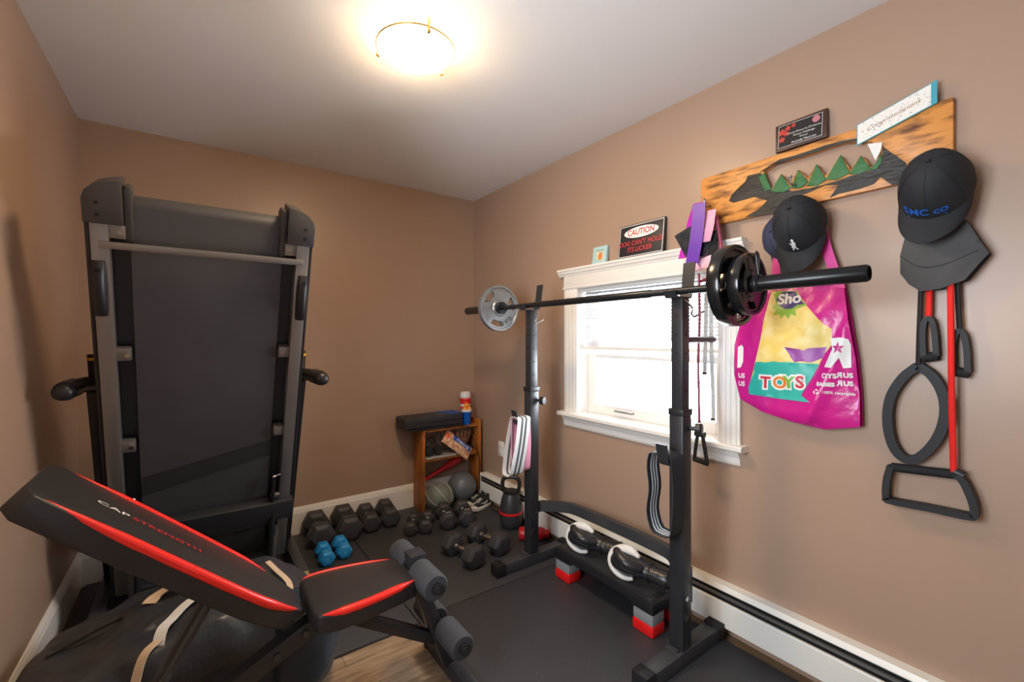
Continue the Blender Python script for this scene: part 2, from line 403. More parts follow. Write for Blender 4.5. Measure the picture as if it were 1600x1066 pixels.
# ---------------- folded treadmill ----------------
TM = thing('treadmill', 'folded black and silver treadmill standing on end in the corner', 'treadmill', (0.06, 2.75, 0.0))
SN, CS = 0.3754, 0.9269
def D(u, v, w): return Vector((u, 2.661 - v*SN - w*CS, 0.12 + v*CS - w*SN))   # u across, v up the deck, w out of its underside
def mu(u): return 0.118-u                                                        # mirror about the deck's middle
for k in (0, 1):
    m_ = mu if k else (lambda u: u)
    G().box(m_(-0.285), m_(-0.236), 0.0, 1.70, -0.06, 0, fn=D).done('side_rail', SILVER, TM, bevel=0.003)
    G().box(m_(-0.298), m_(-0.285), 0.0, 1.70, -0.10, -0.004, fn=D).done('foot_rail', PLASTIC_B, TM, bevel=0.004)
    cp = [(-0.299, 1.685), (-0.299, 1.765), (-0.291, 1.79), (-0.27, 1.813), (-0.24, 1.827), (-0.205, 1.835), (-0.197, 1.833), (-0.197, 1.685)]
    c = G().prism([(m_(a), b) for a, b in cp], D, -0.12, 0.012).done('end_cap', PLASTIC_DG, TM, bevel=0.004)
    G().prism([(m_(a), b) for a, b in ((-0.197, 1.625), (-0.197, 1.80), (-0.19, 1.818), (-0.178, 1.818), (-0.172, 1.80), (-0.172, 1.625))], D, -0.10, -0.012).done('roller_guard', PLASTIC_DG, c, bevel=0.004)
    for vv in (1.716, 1.755): G().cyl(D(m_(-0.262), vv, 0.0), D(m_(-0.262), vv, 0.0135), 0.006, seg=12).done('screw_hole', BLACKV, c)
    for v0 in (1.634, 1.165, 0.752):
        b = G().box(m_(-0.240), m_(-0.192), v0, v0+0.05, -0.05, -0.008, fn=D).done('bracket', SILVER, TM, bevel=0.005)
        G().cyl(D(m_(-0.205), v0+0.025, -0.01), D(m_(-0.205), v0+0.025, -0.002), 0.0085, seg=12).done('bolt', CHROME, b)
    # oblong wheel pods on the rails
    rings = []
    for i in range(13):
        t = i/12; v = 1.352+0.203*t; k_ = math.sin(PI*min(max(t, 0.02), 0.98))**0.35
        hw, hh = 0.024*(0.75+0.25*k_), 0.036*k_
        rings.append([D(m_(-0.268+hw*math.cos(a)*(1 if True else 0)), v, -0.004+max(hh*math.sin(a), -0.002)) for a in [2*PI*j/16 for j in range(16)]])
    p = G().loft(rings).done('wheel_pod', PLASTIC_B, TM, smooth=50)
    G().cyl(D(m_(-0.268), 1.527, 0.0), D(m_(-0.268), 1.527, 0.029), 0.008, seg=12).done('axle_hole', BLACKV, p)
    # uprights, handles, base
    s = -1 if k == 0 else 1; X = 0.06+s*0.392
    G().bar((X, 2.98, 0.06), (X, 2.50, 1.10), 0.045, 0.075, (0, 1, 0)).done('upright', PLASTIC_B, TM, bevel=0.006)
    h = G().tube(smoothpath([(X, 2.52, 1.08), (X+s*0.015, 2.44, 1.105), (X+s*0.045, 2.36, 1.10), (X+s*0.058, 2.29, 1.092)]), [0.03]*5+[0.031]*6+[0.036]*6+[0.036, 0.03], 16).ell((X+s*0.059, 2.287, 1.091), (0.031, 0.02, 0.031)).done('handle', PLASTIC_B, TM, smooth=60)
    G().lathe([(0.0, 0), (0.034, 0), (0.040, 0.11), (0.036, 0.11), (0.032, 0.02), (0.0, 0.02)], (X-s*0.02, 2.47, 1.115), (0, 0, 1)).done('cup_holder', PLASTIC_B, TM)
    G().lathe([(0.0385, 0.085), (0.0405, 0.085), (0.0415, 0.097), (0.0395, 0.097)], (X-s*0.02, 2.47, 1.115), (0, 0, 1)).done('yellow_ring', mat('yellow_plastic', (226, 172, 30), 0.4), TM)
    b = G().bar((X+s*0.01, 2.28, 0.045), (X+s*0.01, 3.06, 0.045), 0.055, 0.085).done('base_tube', STEELG, TM, bevel=0.006)
    G().bar((X+s*0.01, 2.40, 0.089), (X+s*0.01, 2.46, 0.089), 0.035, 0.001).done('warning_label', mat('label_tan', (176, 160, 110), 0.5), b)
    G().box(m_(-0.238), m_(-0.222), -0.08, 0.21, -0.02, 0.03, fn=D).done('hinge_plate', SILVER, TM, bevel=0.002)
    G().box(m_(-0.222), m_(-0.218), -0.10, 0.18, 0.0, 0.045, fn=D).done('latch_plate', CHROME, TM)
    G().cyl(D(m_(-0.205), 0.52, 0.01), D(m_(-0.205), 0.10, 0.05), 0.008).cyl(D(m_(-0.205), 0.30, 0.03), D(m_(-0.205), 0.05, 0.055), 0.013).done('gas_strut', PLASTIC_B, TM)
    for q in (0.53, 0.33): G().ell(D(m_(-0.205), q, 0.012), (0.009, 0.009, 0.009)).cyl(D(m_(-0.205), q, 0.012), D(m_(-0.235), q, 0.0), 0.005).done('strut_joint', CHROME, TM)
    G().cyl(D(m_(-0.235), 0.405, 0.0), D(m_(-0.195), 0.405, 0.0), 0.016).done('pivot_tube', STEELG, TM)
G().box(-0.238, 0.356, 0.0, 1.70, -0.085, -0.062, fn=D).done('deck_board', mat('deck_board_black', (46, 50, 57), 0.4), TM)
rl = [(-0.03, 0.02), (-0.03, 1.745)]+[(-0.075+0.045*math.cos(a), 1.745+0.038*math.sin(a)) for a in [PI*i/10 for i in range(1, 10)]]+[(-0.12, 1.745), (-0.12, 0.02)]
G().loft([[D(u, v, w) for w, v in rl] for u in (-0.182, 0.305)]).done('running_belt', BELT, TM, smooth=30)
G().prism([(-0.181, 0.505), (0.304, 0.632), (0.304, 0.722), (-0.181, 0.605)], D, -0.03, -0.0285).done('belt_seam', mat('belt_seam_rubber', (46, 46, 48), 0.6, bump=(300, 0.2, 0.0004)), TM)
G().box(-0.262, 0.380, 1.602, 1.626, 0.0, 0.014, fn=D).done('cross_bar', SILVER, TM, bevel=0.002)
G().box(-0.285, 0.415, 0.275, 0.385, -0.02, 0.035, fn=D).done('lower_cross_member', STEELB, TM, bevel=0.004)
G().box(-0.225, 0.345, 0.245, 0.272, -0.02, 0.020, fn=D).done('trim_bar', STEELG, TM, bevel=0.004)
G().box(-0.225, 0.345, 0.015, 0.045, -0.02, 0.03, fn=D).done('bottom_bar', STEELG, TM, bevel=0.004)
G().box(-0.29, 0.41, -0.02, 0.22, -0.20, -0.122, fn=D).done('motor_cover', PLASTIC_B, TM, bevel=0.02)
G().bar((-0.33, 3.02, 0.045), (0.45, 3.02, 0.045), 0.06, 0.08).done('base_cross_tube', STEELG, TM, bevel=0.006)
G().box(-0.31, 0.43, 2.44, 2.60, 1.08, 1.17).done('console', PLASTIC_B, TM, bevel=0.02)

# ---------------- weight bench ----------------
BN = thing('weight_bench', 'black and red adjustable weight bench with inclined backrest and foam rollers', 'bench', (0.3, 1.53, ZF))
A0 = Vector((-0.315, 0, 0.975)); ang = math.atan2(0.515, 0.585)
def PD(s, t, w): return Vector((A0.x + s*math.cos(ang) + w*math.sin(ang), 1.398+t, A0.z - s*math.sin(ang) + w*math.cos(ang)))  # s down the pad, t across, w up
out = [(0.042, 0.0), (0.014, 0.035), (0.014, 0.235), (0.042, 0.27), (0.30, 0.275), (0.60, 0.268), (0.70, 0.245), (0.775, 0.205), (0.785, 0.19), (0.785, 0.08), (0.775, 0.065), (0.70, 0.025), (0.60, 0.002), (0.30, -0.005)]
bp = G().prism(out, PD, -0.062, 0).done('back_pad', VINYL, BN, bevel=0.014, seg=3)
def stripe(poly, fn, r, parent):
    pts = smoothpath([fn(a, b, -0.004) for a, b in poly], 5); n = len(pts)
    rr = [r*min(1, 0.25+3*min(i, n-1-i)/n) for i in range(n)]
    G().tube(pts, rr, 10).done('red_piping', REDV, parent, smooth=60)
stripe([(0.042, 0.010), (0.2, 0.004), (0.4, 0.004), (0.6, 0.010), (0.70, 0.033), (0.772, 0.072)], PD, 0.0125, bp)
stripe([(0.036, 0.262), (0.2, 0.268), (0.4, 0.268), (0.6, 0.26), (0.70, 0.237)], PD, 0.010, bp)
def PT(x, y, w): return PD(0.335+x, 0.150+y, w)
G().text('CAP', 0.042, lambda x, y, w: PD(0.152+x*1.08, 0.142+y*0.62, w+0.0004), align='LEFT').done('cap_lettering', WHITE, bp, smooth=0)
G().text('STRENGTH', 0.042, lambda x, y, w: PD(0.245+x*0.95, 0.142+y*0.62, w+0.0004), align='LEFT').done('strength_lettering', REDP, bp, smooth=0)
def PS(x, y, w): return Vector((x, y, 0.462+w-(x-0.29)*0.03))
so = [(0.292, 1.43), (0.305, 1.400), (0.36, 1.388), (0.46, 1.395), (0.56, 1.415), (0.625, 1.432), (0.637, 1.45), (0.637, 1.61), (0.625, 1.628), (0.56, 1.648), (0.46, 1.668), (0.36, 1.675), (0.305, 1.662), (0.292, 1.635)]
sp = G().prism(so, PS, -0.06, 0).done('seat_pad', VINYL, BN, bevel=0.014, seg=3)
stripe([(0.315, 1.405), (0.37, 1.397), (0.46, 1.403), (0.56, 1.423), (0.622, 1.440)], PS, 0.0125, sp)
stripe([(0.300, 1.64), (0.32, 1.66), (0.37, 1.667), (0.46, 1.660), (0.56, 1.640), (0.622, 1.622)], PS, 0.008, sp)
# frame
G().bar((0.36, 1.53, 0.395), (-0.33, 1.53, 0.075), 0.05, 0.055).done('main_beam', STEELB, BN, bevel=0.003)
for q in (0.08, 0.17):
    for sd in (-1, 1): G().cyl((0.36-q*0.9, 1.53+sd*0.025, 0.395-q*0.42), (0.36-q*0.9, 1.53+sd*0.033, 0.395-q*0.42), 0.010, seg=12).done('bolt', STEELG, BN)
G().bar((-0.33, 1.30, 0.018), (-0.33, 1.76, 0.018), 0.05, 0.055).done('rear_foot', STEELB, BN, bevel=0.003)
G().bar((0.30, 1.53, 0.378), (0.67, 1.53, 0.378), 0.045, 0.045).done('seat_beam', STEELB, BN, bevel=0.003)
G().bar((0.05, 1.490, 0.575), (-0.17, 1.490, 0.19), 0.012, 0.035, (0, 1, 0)).done('support_strut', STEELG, BN, bevel=0.002)
G().bar((0.05, 1.570, 0.575), (-0.17, 1.570, 0.19), 0.012, 0.035, (0, 1, 0)).done('support_strut', STEELG, BN, bevel=0.002)
G().bar((0.28, 1.53, 0.42), (-0.10, 1.53, 0.735), 0.05, 0.03, (0, 0, 1)).done('backrest_bracket', STEELB, BN, bevel=0.003)
G().bar((0.655, 1.53, 0.44), (0.80, 1.53, 0.045), 0.05, 0.05, (0, 1, 0)).done('front_post', STEELB, BN, bevel=0.003)
G().bar((0.40, 1.53, 0.37), (0.745, 1.53, 0.15), 0.04, 0.035, (0, 1, 0)).done('front_brace', STEELB, BN, bevel=0.003)
G().bar((0.815, 1.32, 0.018), (0.815, 1.71, 0.018), 0.05, 0.055).done('front_foot', STEELB, BN, bevel=0.003)
for yy in (1.315, 1.715): G().bar((0.815, yy-0.012, 0.018), (0.815, yy+0.012, 0.018), 0.056, 0.06).done('foot_cap', PLASTIC_B, BN, bevel=0.004)
G().bar((0.668, 1.505, 0.448), (0.668, 1.57, 0.448), 0.06, 0.10, (0, 0, 1)).done('roller_bracket', STEELB, BN, bevel=0.004)
for (X, Z) in ((0.668, 0.442), (0.772, 0.195)):
    G().cyl((X, 1.345, Z), (X, 1.705, Z), 0.012).done('axle', STEELB, BN)
    for y0, y1 in ((1.36, 1.500), (1.56, 1.695)):
        r = G().lathe([(0.018, 0), (0.040, 0), (0.046, 0.008), (0.046, y1-y0-0.008), (0.040, y1-y0), (0.018, y1-y0)], (X, y0, Z), (0, 1, 0)).done('foam_roller', FOAM, BN, smooth=50)
    for yy, e in ((1.357, -1), (1.697, 1)): G().cyl((X, yy, Z), (X, yy+e*0.008, Z), 0.018).done('axle_cap', PLASTIC_B, BN)

# ---------------- duffel bag behind the bench ----------------
DF = thing('duffel_bag', 'large black hockey duffel bag with beige and white straps behind the bench', 'bag', (0.0, 1.99, 0.0))
def bagpt(a, b):                                        # superellipsoid with sag and folds
    def se(c, e): return math.copysign(abs(c)**e, c)
    ca, sa, cb, sb = math.cos(a), math.sin(a), math.cos(b), math.sin(b)
    x = 0.45*se(cb, 0.45)*se(ca, 0.5); yy = 0.27*se(cb, 0.34)*se(sa, 0.5); zz = 0.5+0.5*se(sb, 0.6)
    top = 0.335 + 0.02*math.sin(x*7+1.0) - 0.035*(abs(x)/0.45)**3 - 0.035*max(0, -x-0.15)/0.3
    p = Vector((-0.01+x, 1.995+yy, 0.004+zz*top))
    n = noise.noise(Vector((p.x*6, p.y*6, p.z*7)))*0.026 + noise.noise(Vector((p.x*11+p.y*9, p.y*4, p.z*10)))*0.016 - 0.012*abs(noise.noise(Vector((p.x*9-p.y*5, p.y*11, 4))))
    k = min(1, max(0, zz*3))
    return p + Vector((ca*0.6, sa, sb))*n*k
NA, NB = 144, 96
bag_g = G().loft([[bagpt(2*PI*i/NA, -PI/2+PI*j/NB) for i in range(NA)] for j in range(NB+1)])
bag_tree = BVHTree.FromBMesh(bag_g.bm)
db = bag_g.done('bag_body', NYLON, DF, smooth=70)
def bagtop(x, y):                                       # height of the cloth above the floor at x, y
    h = bag_tree.ray_cast(Vector((x, y, 1)), Vector((0, 0, -1)))
    return h[0].z if h[0] is not None else 0.2
def strap(pts, w, m, lift=0.006, name='strap'):
    P = []
    for q in pts: P.append(Vector((q[0], q[1], (bagtop(q[0], q[1])+lift+(q[2] if len(q) > 2 else 0)))))
    P = smoothpath(P, 5)
    G().ribbon(P, [((P[min(i+1, len(P)-1)]-P[max(i-1, 0)]).cross(Vector((0, 0, 1)))).normalized()*w for i in range(len(P))], 0.003).done(name, m, DF, smooth=60)
def pstrap(pix, w, m, name):            # strap traced on the photograph, laid on the cloth
    pts = []
    for x, y, h in pix:
        q = FL(x, y, 0.33); pts.append((q.x, q.y, h))
    strap(pts, w, m, name=name)
pstrap([(232, 955, 0), (245, 945, 0.01), (268, 938, 0.02), (292, 936, 0.025), (318, 942, 0.02), (345, 958, 0.0)], 0.045, BEIGE, 'handle')
pstrap([(322, 952, 0.01), (296, 962, 0.012), (270, 980, 0.012), (250, 1000, 0.012), (240, 1025, 0.01), (232, 1062, 0)], 0.032, WHITEWEB, 'handle')
pstrap([(248, 1002, 0.004), (222, 1022, 0.008), (202, 1045, 0.006), (190, 1075, 0)], 0.026, BEIGE, 'handle')
pstrap([(418, 882, 0), (432, 892, 0.004), (450, 908, 0.004), (455, 920, 0)], 0.020, BEIGE, 'strap')
strap([(-0.38, 2.0), (-0.2, 2.01), (0.0, 2.015), (0.2, 2.01), (0.36, 2.0)], 0.014, mat('zipper_tape', (16, 16, 17), 0.6), 0.002, 'zipper')
strap([(-0.40, 1.80), (-0.36, 1.81), (-0.31, 1.80)], 0.010, BEIGE, 0.004, 'zip_pull')
# coated end pocket with its print, towards the room
def pocket(a, b):
    x = 0.33+0.125*math.cos(a)*max(math.cos(b), 0.02)**0.5; yy = 1.80+0.13*math.sin(a)*max(math.cos(b), 0.02)**0.5
    z = 0.17+0.165*math.copysign(abs(math.sin(b))**0.8, math.sin(b))
    n = noise.noise(Vector((x*14, yy*14, z*7)))*0.016
    return Vector((x+n, yy+n, z+n*0.4))
G().loft([[pocket(2*PI*i/40, -PI/2+PI*j/20) for i in range(40)] for j in range(21)]).done('end_pocket', NYLON2, DF, smooth=70)
G().text('UC', 0.055, lambda x, y, w: Vector((0.335+x*0.75+y*0.2, 1.672-0.002, 0.262+y*0.9+x*0.55)), shear=0.2).done('pocket_lettering', WHITE, DF, smooth=0)

# ---------------- squat rack ----------------
RX = 1.575; RYS = {'L': 1.985, 'R': 1.03}
RK = thing('squat_rack', 'black steel squat rack with two uprights holding the barbell', 'rack', (RX, 1.5, 0.0))
for k, RY in RYS.items():
    ft = G().bar((1.335, RY, 0.03), (1.845, RY, 0.03), 0.062, 0.056).done('foot', STEELG if k == 'L' else STEELG, RK, bevel=0.003)
    for X0, X1 in ((1.318, 1.375), (1.80, 1.848)):
        g = G().bar((X0, RY, 0.032), (X1, RY, 0.032), 0.068, 0.063)
        for i in range(5): g.bar((X0+(X1-X0)*(i+0.5)/5-0.002, RY, 0.0335), (X0+(X1-X0)*(i+0.5)/5+0.002, RY, 0.0335), 0.070, 0.065)
        g.done('end_cap', PLASTIC_B, ft, bevel=0.002)
    G().box(RX-0.03, RX+0.03, RY-0.03, RY+0.03, 0.058, 1.0).done('lower_upright', STEELB, RK, bevel=0.003)
    G().box(RX-0.034, RX+0.034, RY-0.034, RY+0.034, 0.985, 1.012).done('collar', PLASTIC_B, RK, bevel=0.003)
    G().box(RX-0.025, RX+0.025, RY-0.025, RY+0.025, 1.0, 1.452).done('upper_upright', STEELB, RK, bevel=0.003)
    for i in range(5): G().cyl((RX-0.0255, RY, 1.08+i*0.075), (RX-0.0262, RY, 1.08+i*0.075), 0.006, seg=10).cyl((RX, RY-0.0255, 1.08+i*0.075), (RX, RY-0.0262, 1.08+i*0.075), 0.006, seg=10).done('pin_hole', BLACKV, RK)
    kn = G().lathe([(0.0, 0), (0.008, 0), (0.008, 0.02), (0.022, 0.022), (0.024, 0.04), (0.02, 0.046), (0.0, 0.046)], (RX+0.02, RY-0.03, 0.935), (0.35, -1, 0)).done('pin_knob', PLASTIC_B, RK)
    # saddle for the bar on top of the upright
    sd = [(0.062, 1.60), (0.046, 1.485), (0.030, 1.455), (-0.058, 1.455), (-0.072, 1.478), (-0.075, 1.476), (-0.061, 1.449), (0.034, 1.449), (0.051, 1.483), (0.067, 1.60)]
    G().loft([[Vector((RX+a, RY+yy, z)) for a, z in sd] for yy in (-0.026, 0.026)]).done('bar_saddle', STEELB, RK, smooth=20)
    G().tube([(RX-0.02, RY-0.03, 1.44), (RX-0.03, RY-0.05, 1.43), (RX-0.01, RY-0.062, 1.405), (RX-0.035, RY-0.07, 1.385), (RX-0.025, RY-0.075, 1.372), (RX+0.01, RY-0.095, 1.395)], 0.0035, 8).done('hitch_pin', CHROME, RK)
    # low hook with an upturned lip
    hk = [(-0.03, 0.800), (-0.095, 0.800), (-0.112, 0.815), (-0.128, 0.885), (-0.122, 0.886), (-0.107, 0.818), (-0.093, 0.806), (-0.03, 0.806)]
    G().loft([[Vector((RX+a, RY+yy, z)) for a, z in hk] for yy in (-0.024, 0.024)]).cyl((RX-0.03, RY, 0.815), (RX-0.10, RY, 0.815), 0.010).done('low_hook', STEELB, RK, smooth=20)
    for z in (0.27, 0.19): G().cyl((RX-0.01, RY-0.03, z), (RX-0.01, RY-0.037, z), 0.010, seg=6).done('bolt', CHROME, RK)
    G().box(RX-0.055, RX+0.03, RY-0.034, RY+0.034, 0.058, 0.064).cyl((RX-0.045, RY-0.012, 0.064), (RX-0.045, RY-0.012, 0.074), 0.009, seg=6).done('base_plate', CHROME if False else STEELG, RK, bevel=0.001)
RB = [(RX+0.03, 1.985, 0.31), (RX+0.07, 1.97, 0.315), (RX+0.135, 1.87, 0.325), (RX+0.165, 1.75, 0.33), (RX+0.165, 1.26, 0.33), (RX+0.135, 1.15, 0.325), (RX+0.07, 1.05, 0.315), (RX+0.03, 1.03, 0.31)]
sp_ = smoothpath(RB, 4)
G().ribbon(sp_, (0, 0, 0.055), 0.03).done('rear_brace', STEELG, RK, smooth=30)
G().box(RX+0.03, RX+0.036, 1.0, 1.06, 0.24, 0.38).done('brace_plate', STEELB, RK)
G().cyl((RX+0.025, 1.03, 1.285), (RX+0.245, 1.03, 1.285), 0.0125).done('storage_peg', STEELB, RK)

# ---------------- barbell and plates ----------------
BX, BZ = 1.535, 1.475
BB = thing('barbell', 'long black olympic barbell resting on the squat rack', 'barbell', (BX, 1.53, BZ))
G().lathe([(0.0, 0), (0.0140, 0), (0.0140, 0.31), (0.0165, 0.315), (0.0165, 1.08), (0.0140, 1.085), (0.0140, 1.41), (0.0, 1.41)], (BX, 0.825, BZ), (0, 1, 0), 20).done('shaft', mat('bar_black_oxide', (40, 42, 45), 0.3, metal=0.5), BB)
for y0, d in ((0.83, -1), (2.23, 1)):
    G().lathe([(0.0, -0.012), (0.036, -0.012), (0.038, 0.0), (0.036, 0.012), (0.025, 0.014), (0.025, 0.412), (0.021, 0.418), (0.019, 0.418), (0.019, 0.408), (0.0, 0.408)], (BX, y0, BZ), (0, d, 0), 28).done('sleeve', mat('sleeve_black', (30, 31, 33), 0.28, metal=0.4), BB)
def plate(name, R, y0, th, m, label, letters, rot=0.3):
    P = thing(name, label, 'weight plate', (BX, y0, BZ-R), 'cast iron plates on the barbell')
    circ = lambda r, n=48: [(r*math.cos(2*PI*i/n), r*math.sin(2*PI*i/n)) for i in range(n)]
    def slot(a):
        r0, r1, h = R*0.56, R*0.80, 0.42
        return [(r1*math.cos(a+t), r1*math.sin(a+t)) for t in [h*(-1+2*i/8) for i in range(9)]]+[(r0*math.cos(a-t), r0*math.sin(a-t)) for t in [0.8*h*(-1+2*i/8) for i in range(9)]]
    fn = lambda a, b, w: Vector((BX+a, y0+w, BZ+b))
    d = G().prism(circ(R*0.97), fn, 0.006, th-0.006, [slot(rot+2*PI*k/3) for k in range(3)]+[circ(0.0255, 24)]).done('disc', m, P, bevel=0.002)
    G().lathe([(R*0.88, 0.003), (R*0.9, 0.0), (R*0.985, 0.0), (R, 0.006), (R, th-0.006), (R*0.985, th), (R*0.9, th), (R*0.88, th-0.003), (R*0.88, 0.006)], (BX, y0, BZ), (0, 1, 0), 56).done('rim', m, P, smooth=40)
    G().lathe([(0.0255, 0.0), (0.046, 0.0), (0.052, 0.006), (0.052, th-0.006), (0.046, th), (0.0255, th)], (BX, y0, BZ), (0, 1, 0), 32).done('hub', m, P, smooth=40)
    if letters:
        for body, a0, sz in letters:
            n = len(body)
            for i, ch in enumerate(body):
                a = a0-(i-(n-1)/2)*sz*0.95/(R*0.68); ca, sa = math.cos(a), math.sin(a)
                G().text(ch, sz, lambda x, y, w: fn(R*0.68*sa-x*ca+y*sa, -R*0.68*ca-x*sa-y*ca, 0.0045), 0, bold=0.001).done('embossed_letter', STEELB, d, smooth=0)
    return P
IRONG = mat('pale_grey_iron', (138, 142, 146), 0.34, metal=0.55, bump=(220, 0.15, 0.0006))  # finely bumped grey, paler than the two black plates
IRONB = mat('black_enamel_iron', (26, 27, 29), 0.22, metal=0.2, coat=0.3)
plate('weight_plate', 0.1425, 2.245, 0.034, IRONG, 'grey weight plate with raised letters on the bar end by the room corner', [('CAP', 0.55, 0.034)])
plate('weight_plate', 0.1425, 0.775, 0.040, IRONB, 'larger glossy black weight plate with grip holes beside the magenta bag', None, 0.9)
plate('weight_plate', 0.107, 0.728, 0.036, IRONB, 'smaller glossy black weight plate outermost on the bar by the magenta bag', None, 0.5)
cl = thing('spring_collar', 'black spring collar clipped against the small black weight plate', 'collar', (BX, 0.71, BZ))
G().tube([(BX+0.0275*math.cos(t*0.35), 0.722-0.00035*t, BZ+0.0275*math.sin(t*0.35)) for t in range(60)], 0.003, 6).tube(smoothpath([(BX+0.01, 0.715, BZ+0.028), (BX+0.01, 0.715, BZ+0.09), (BX-0.012, 0.712, BZ+0.105), (BX-0.03, 0.705, BZ+0.09), (BX-0.02, 0.702, BZ+0.028)]), 0.0035, 8).done('coil', PLASTIC_B, cl)
cl2 = thing('spring_collar', 'black spring collar clipped behind the grey weight plate', 'collar', (BX, 2.30, BZ))
G().tube([(BX+0.0275*math.cos(t*0.35), 2.285+0.00035*t, BZ+0.0275*math.sin(t*0.35)) for t in range(60)], 0.003, 6).cyl((BX-0.02, 2.29, BZ+0.02), (BX-0.10, 2.30, BZ+0.055), 0.0035).done('coil', PLASTIC_B, cl2)

# ---------------- fabric bands on the rack hooks ----------------
def band(name, label, ctr, wdir, width, hw, z0, z1, m, stripes, lean=0.0, wob=0.0, sides=(-1, 1)):
    wd = Vector((wdir[0], wdir[1], 0)).normalized(); td = Vector((-wd.y, wd.x, 0)); n = 10; L = []
    for i in range(n+1): t = i/n; L.append((-hw*(1+0.25*math.sin(PI*t)), z0+0.02+(z1-z0-0.03)*t))
    for a in (0.25, 0.5, 0.75): L.append((-hw*math.cos(PI*a), z1-0.012+0.012*math.sin(PI*a)))
    for i in range(n+1): t = 1-i/n; L.append((hw*(1+0.25*math.sin(PI*t))+wob*math.sin(t*9), z0+0.02+(z1-z0-0.03)*t))
    for a in (0.25, 0.5, 0.75): L.append((hw*math.cos(PI*a), z0+0.012-0.012*math.sin(PI*a)))
    c = Vector((ctr[0], ctr[1], 0))
    L = [c+td*d+wd*(lean*(z1-z))+Vector((0, 0, z)) for d, z in L]
    o = thing(name, label, 'exercise band', (ctr[0], ctr[1], z0), 'fabric exercise bands hanging on the rack')
    G().ribbon(L, wd*width, 0.0035, True).done('fabric', m, o, smooth=60)
    for f0, f1, sm in stripes:
        for sgn in sides:
            pts = []
            for i, q in enumerate(L):
                nn = (L[(i+1) % len(L)]-L[i-1]).cross(wd).normalized()
                pts.append(q+nn*(sgn*0.0021)+wd*(width*((f0+f1)/2-0.5)))
            G().ribbon(pts, wd*(width*(f1-f0)), 0.0008, True).done('stripe', sm, o, smooth=60)
PINKF = mat('pink_fabric', (240, 160, 190), 0.85, sheen=0.3); WHF = mat('white_grey_fabric', (214, 216, 214), 0.85); DGF = mat('charcoal_stripe', (84, 88, 92), 0.85)
BKF = mat('black_band_fabric', (40, 44, 52), 0.8); WSF = mat('white_stripe', (214, 220, 226), 0.8)
band('exercise_band', 'white fabric exercise band with two charcoal stripes on the rack hook', (1.497, 1.985), (1, 0), 0.088, 0.036, 0.530, 0.850, WHF, [(0.28, 0.44, DGF), (0.58, 0.74, DGF)], lean=-0.19)
band('exercise_band', 'plain pink fabric exercise band hanging beside the white striped band', (1.499, 1.985), (1, 0), 0.086, 0.029, 0.545, 0.842, PINKF, [(0.06, 0.11, BKF), (0.17, 0.22, BKF)])
band('exercise_band', 'black fabric exercise band with three white stripes on the rack hook', (1.501, 1.045), (1, 0), 0.078, 0.046, 0.525, 0.845, BKF, [(0.25, 0.33, WSF), (0.46, 0.54, WSF), (0.67, 0.75, WSF)], wob=0.008, sides=(1,))

# ---------------- step platform and gloves ----------------
ST = thing('step_platform', 'black aerobic step platform with grey and red risers', 'step', (1.705, 1.485, 0))
SX0, SX1, SY0, SY1 = 1.585, 1.838, 1.168, 1.80
prof = [(SY0, 0.10), (SY0+0.115, 0.10), (SY0+0.13, 0.118), (SY1-0.13, 0.118), (SY1-0.115, 0.10), (SY1, 0.10), (SY1, 0.155), (SY1-0.015, 0.168), (SY0+0.015, 0.168), (SY0, 0.155)]
G().prism(prof, lambda a, b, w: Vector((w, a, b)), SX0, SX1).done('deck', PLASTIC_B, ST, bevel=0.008, seg=2)
G().box(SX0+0.012, SX1-0.012, SY0+0.03, SY1-0.03, 0.168, 0.1695).done('grip_mat', mat('step_grip_rubber', (44, 45, 48), 0.6, bump=(500, 0.4, 0.001)), ST)
for y0, y1 in ((SY0+0.004, SY0+0.11), (SY1-0.11, SY1-0.004)):
    for x0, x1 in ((SX0+0.006, SX0+0.09), (SX1-0.09, SX1-0.006)):
        G().box(x0, x1, y0, y1, 0.048, 0.112).done('grey_riser', GREYPL, ST, bevel=0.008)
        G().box(x0-0.002, x1+0.002, y0-0.002, y1+0.002, 0.0, 0.05).done('red_riser', REDPL, ST, bevel=0.008)
LEA = mat('black_glove_leather', (40, 40, 43), 0.30, bump=(45, 0.5, 0.006)); LEAW = mat('white_glove_leather', (226, 224, 220), 0.45, bump=(30, 0.15, 0.003))
